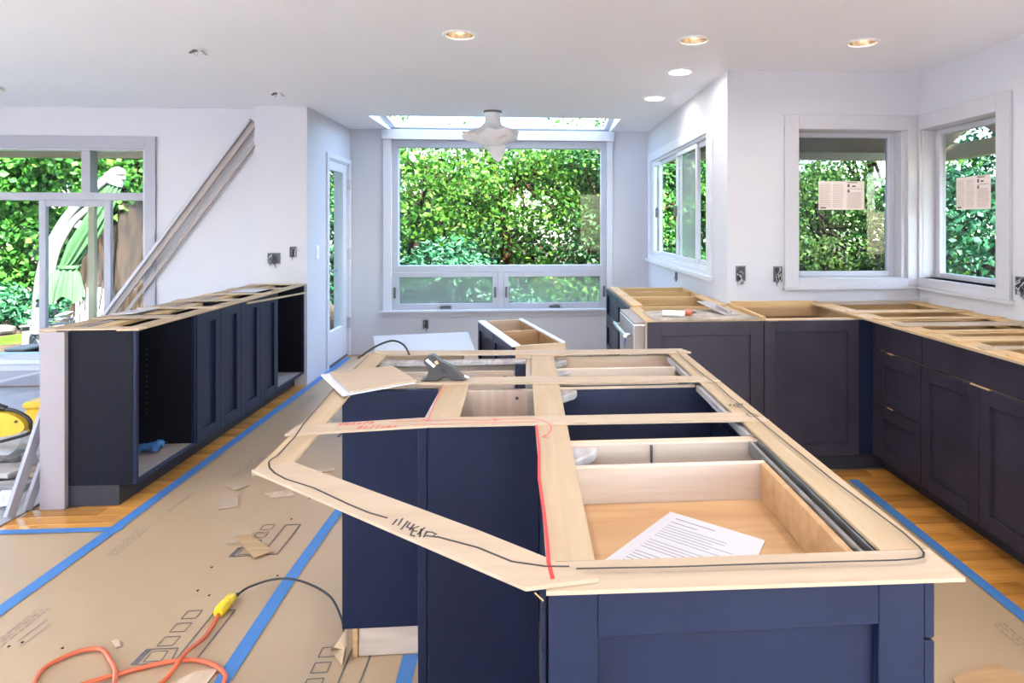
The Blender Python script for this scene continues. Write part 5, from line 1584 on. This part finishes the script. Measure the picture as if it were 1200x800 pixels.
um.part('tie_band', MB().lathe((-6.055, Y_, .85), [(.115, -.02), (.118, 0), (.115, .02)], 24, cap0=False, cap1=False), CANVAS, cv, smooth=True)
# garden chairs
def garden_chair(label, loc, rz):
    t = Thing('garden_chair', label, 'chair', loc, rz, 'white slatted garden chairs', local=True)
    t.o.scale = (.86, .86, .86)
    for k in range(6):
        t.part('seat_slat', MB().beam((-.26, -.22 + k * .085, .36 - k * .02), (.26, -.22 + k * .085, .36 - k * .02), .07, .02), OUTW)
    for k in range(7):
        x_ = -.22 + k * .0733
        top = .98 - 1.2 * x_ * x_ * 1.6
        t.part('back_slat', MB().beam((x_ * .85, .24, .26), (x_ * 1.15, .24 + (top - .26) * .38, top), .052, .018, (0, 1, 0)), OUTW)
    t.part('back_rail', MB().box(-.25, .25, .335, .36, .52, .57), OUTW)
    for sg in (-1, 1):
        t.part('arm', MB().box(sg * .33 - .06, sg * .33 + .06, -.30, .34, .55, .572), OUTW, bevel=.006)
        t.part('front_leg', MB().box(sg * .29 - .022, sg * .29 + .022, -.27, -.18, 0, .55), OUTW)
        t.part('rear_leg', MB().beam((sg * .27, -.25, .33), (sg * .27, .52, .03), .022, .09), OUTW)
        t.part('arm_post', MB().box(sg * .30 - .02, sg * .30 + .02, .28, .33, .28, .55), OUTW)
garden_chair('white slatted garden chair beneath the parasol', (-6.78, 9.65, GZ), math.radians(-60))
garden_chair('white slatted garden chair in front of the old tree', (-6.86, 10.6, GZ), math.radians(20))
# beyond the kitchen windows
sg_ = 'trees outside the kitchen windows'
plant('evergreen_tree', 'dark leafy tree behind the sliding window', 'tree', (2.75, 10.9, GZ), crown(0, 0, 2.6, 1.0, 2.0, 20, 14, .5), 8000, .095, G_IVY, 14, [(0, 0, 0, .13), (.05, 0, 2, .1), (0, 0, 4, .05)], group=sg_)
plant('olive_shrub', 'loose sun flecked shrub outside the kitchen window', 'shrub', (4.5, 9.3, GZ), crown(0, 0, 1.5, .85, 1.4, 18, 15, .4), 6500, .075, G_OLIVE, 15, [(0, 0, 0, .06), (-.1, 0, 1, .05), (-.3, 0, 2.2, .03)], BARK, group=sg_)
plant('laurel_tree', 'green leafy tree behind the loose shrub', 'tree', (5.7, 10.6, GZ), crown(0, 0, 2.2, 1.3, 2.0, 22, 16, .55), 8000, .10, G_IVY, 16, [(0, 0, 0, .1), (0, 0, 2, .08), (.1, 0, 3.6, .04)], group=sg_)
plant('laurel_tree', 'dense teal green tree outside the side window', 'tree', (6.7, 8.3, GZ), crown(0, 0, 2.0, 1.3, 1.9, 24, 17, .55), 9000, .10, G_TEAL, 17, [(0, 0, 0, .1), (0, 0, 2, .08), (.1, 0, 3.6, .04)], group=sg_)
plant('side_hedge', 'tall green hedge closing the side yard', 'hedge', (10.5, 10, GZ), [(b[1], b[0], b[2], b[4], b[3], b[5]) for b in hedge_blobs(-7, 6, 0, .2, 4.0, .5, 70, 18, .8)], 11000, .17, G_IVY, 18, [(0, 0, 0, .1), (0, 0, 1.5, .08)], branches=False)
fn = Thing('garden_fence', 'brown board fence low behind the side yard trees', 'fence', (7.8, 8.5, GZ))
for k in range(24):
    fn.box('fence_board', (8.0, 8.02, 5.5 + k * .25, 5.5 + k * .25 + .235, GZ, 1.15), BARKR, bevel=0)
for k in range(4):
    fn.box('fence_post', (8.02, 8.12, 5.5 + k * 1.95, 5.6 + k * 1.95, GZ, 1.2), BARKR, bevel=0)

# daylight portals in the glazed openings (guide sky sampling; they give no light of their own)
def portal(loc, dir_, sx, sy):
    d = bpy.data.lights.new('sky_portal', 'AREA')
    d.shape = 'RECTANGLE'
    d.size, d.size_y = sx, sy
    d.cycles.is_portal = True
    o = bpy.data.objects.new('sky_portal', d)
    COL.objects.link(o)
    o.location = loc
    o.rotation_euler = Vector(dir_).to_track_quat('-Z', 'Z' if abs(dir_[2]) < .5 else 'Y').to_euler()
portal((-.33, 7.36, 1.39), (0, -1, 0), 2.36, 1.88)
portal((-4.57, 6.19, 1.17), (0, -1, 0), 2.35, 1.87)
portal((1.38, 5.85, 1.57), (-1, 0, 0), 2.3, 1.03)
portal((2.16, 4.41, 1.55), (0, -1, 0), .74, 1.0)
portal((2.81, 3.85, 1.55), (-1, 0, 0), .72, 1.0)
portal((-.33, 6.75, ZC + .17), (0, 0, -1), 2.42, .9)
portal((1.85, -3.16, 1.17), (0, 1, 0), 1.1, 2.15)
portal((-5.8, -3.16, 1.17), (0, 1, 0), 1.6, 2.15)
portal((-7.16, 4.55, 1.17), (1, 0, 0), 2.5, 2.15)
portal((2.81, -.75, 1.15), (-1, 0, 0), 3.7, 2.1)
for x_ in LSKY:
    portal((x_ + .65, -1.4, ZC + .16), (0, 0, -1), 1.3, 2.4)
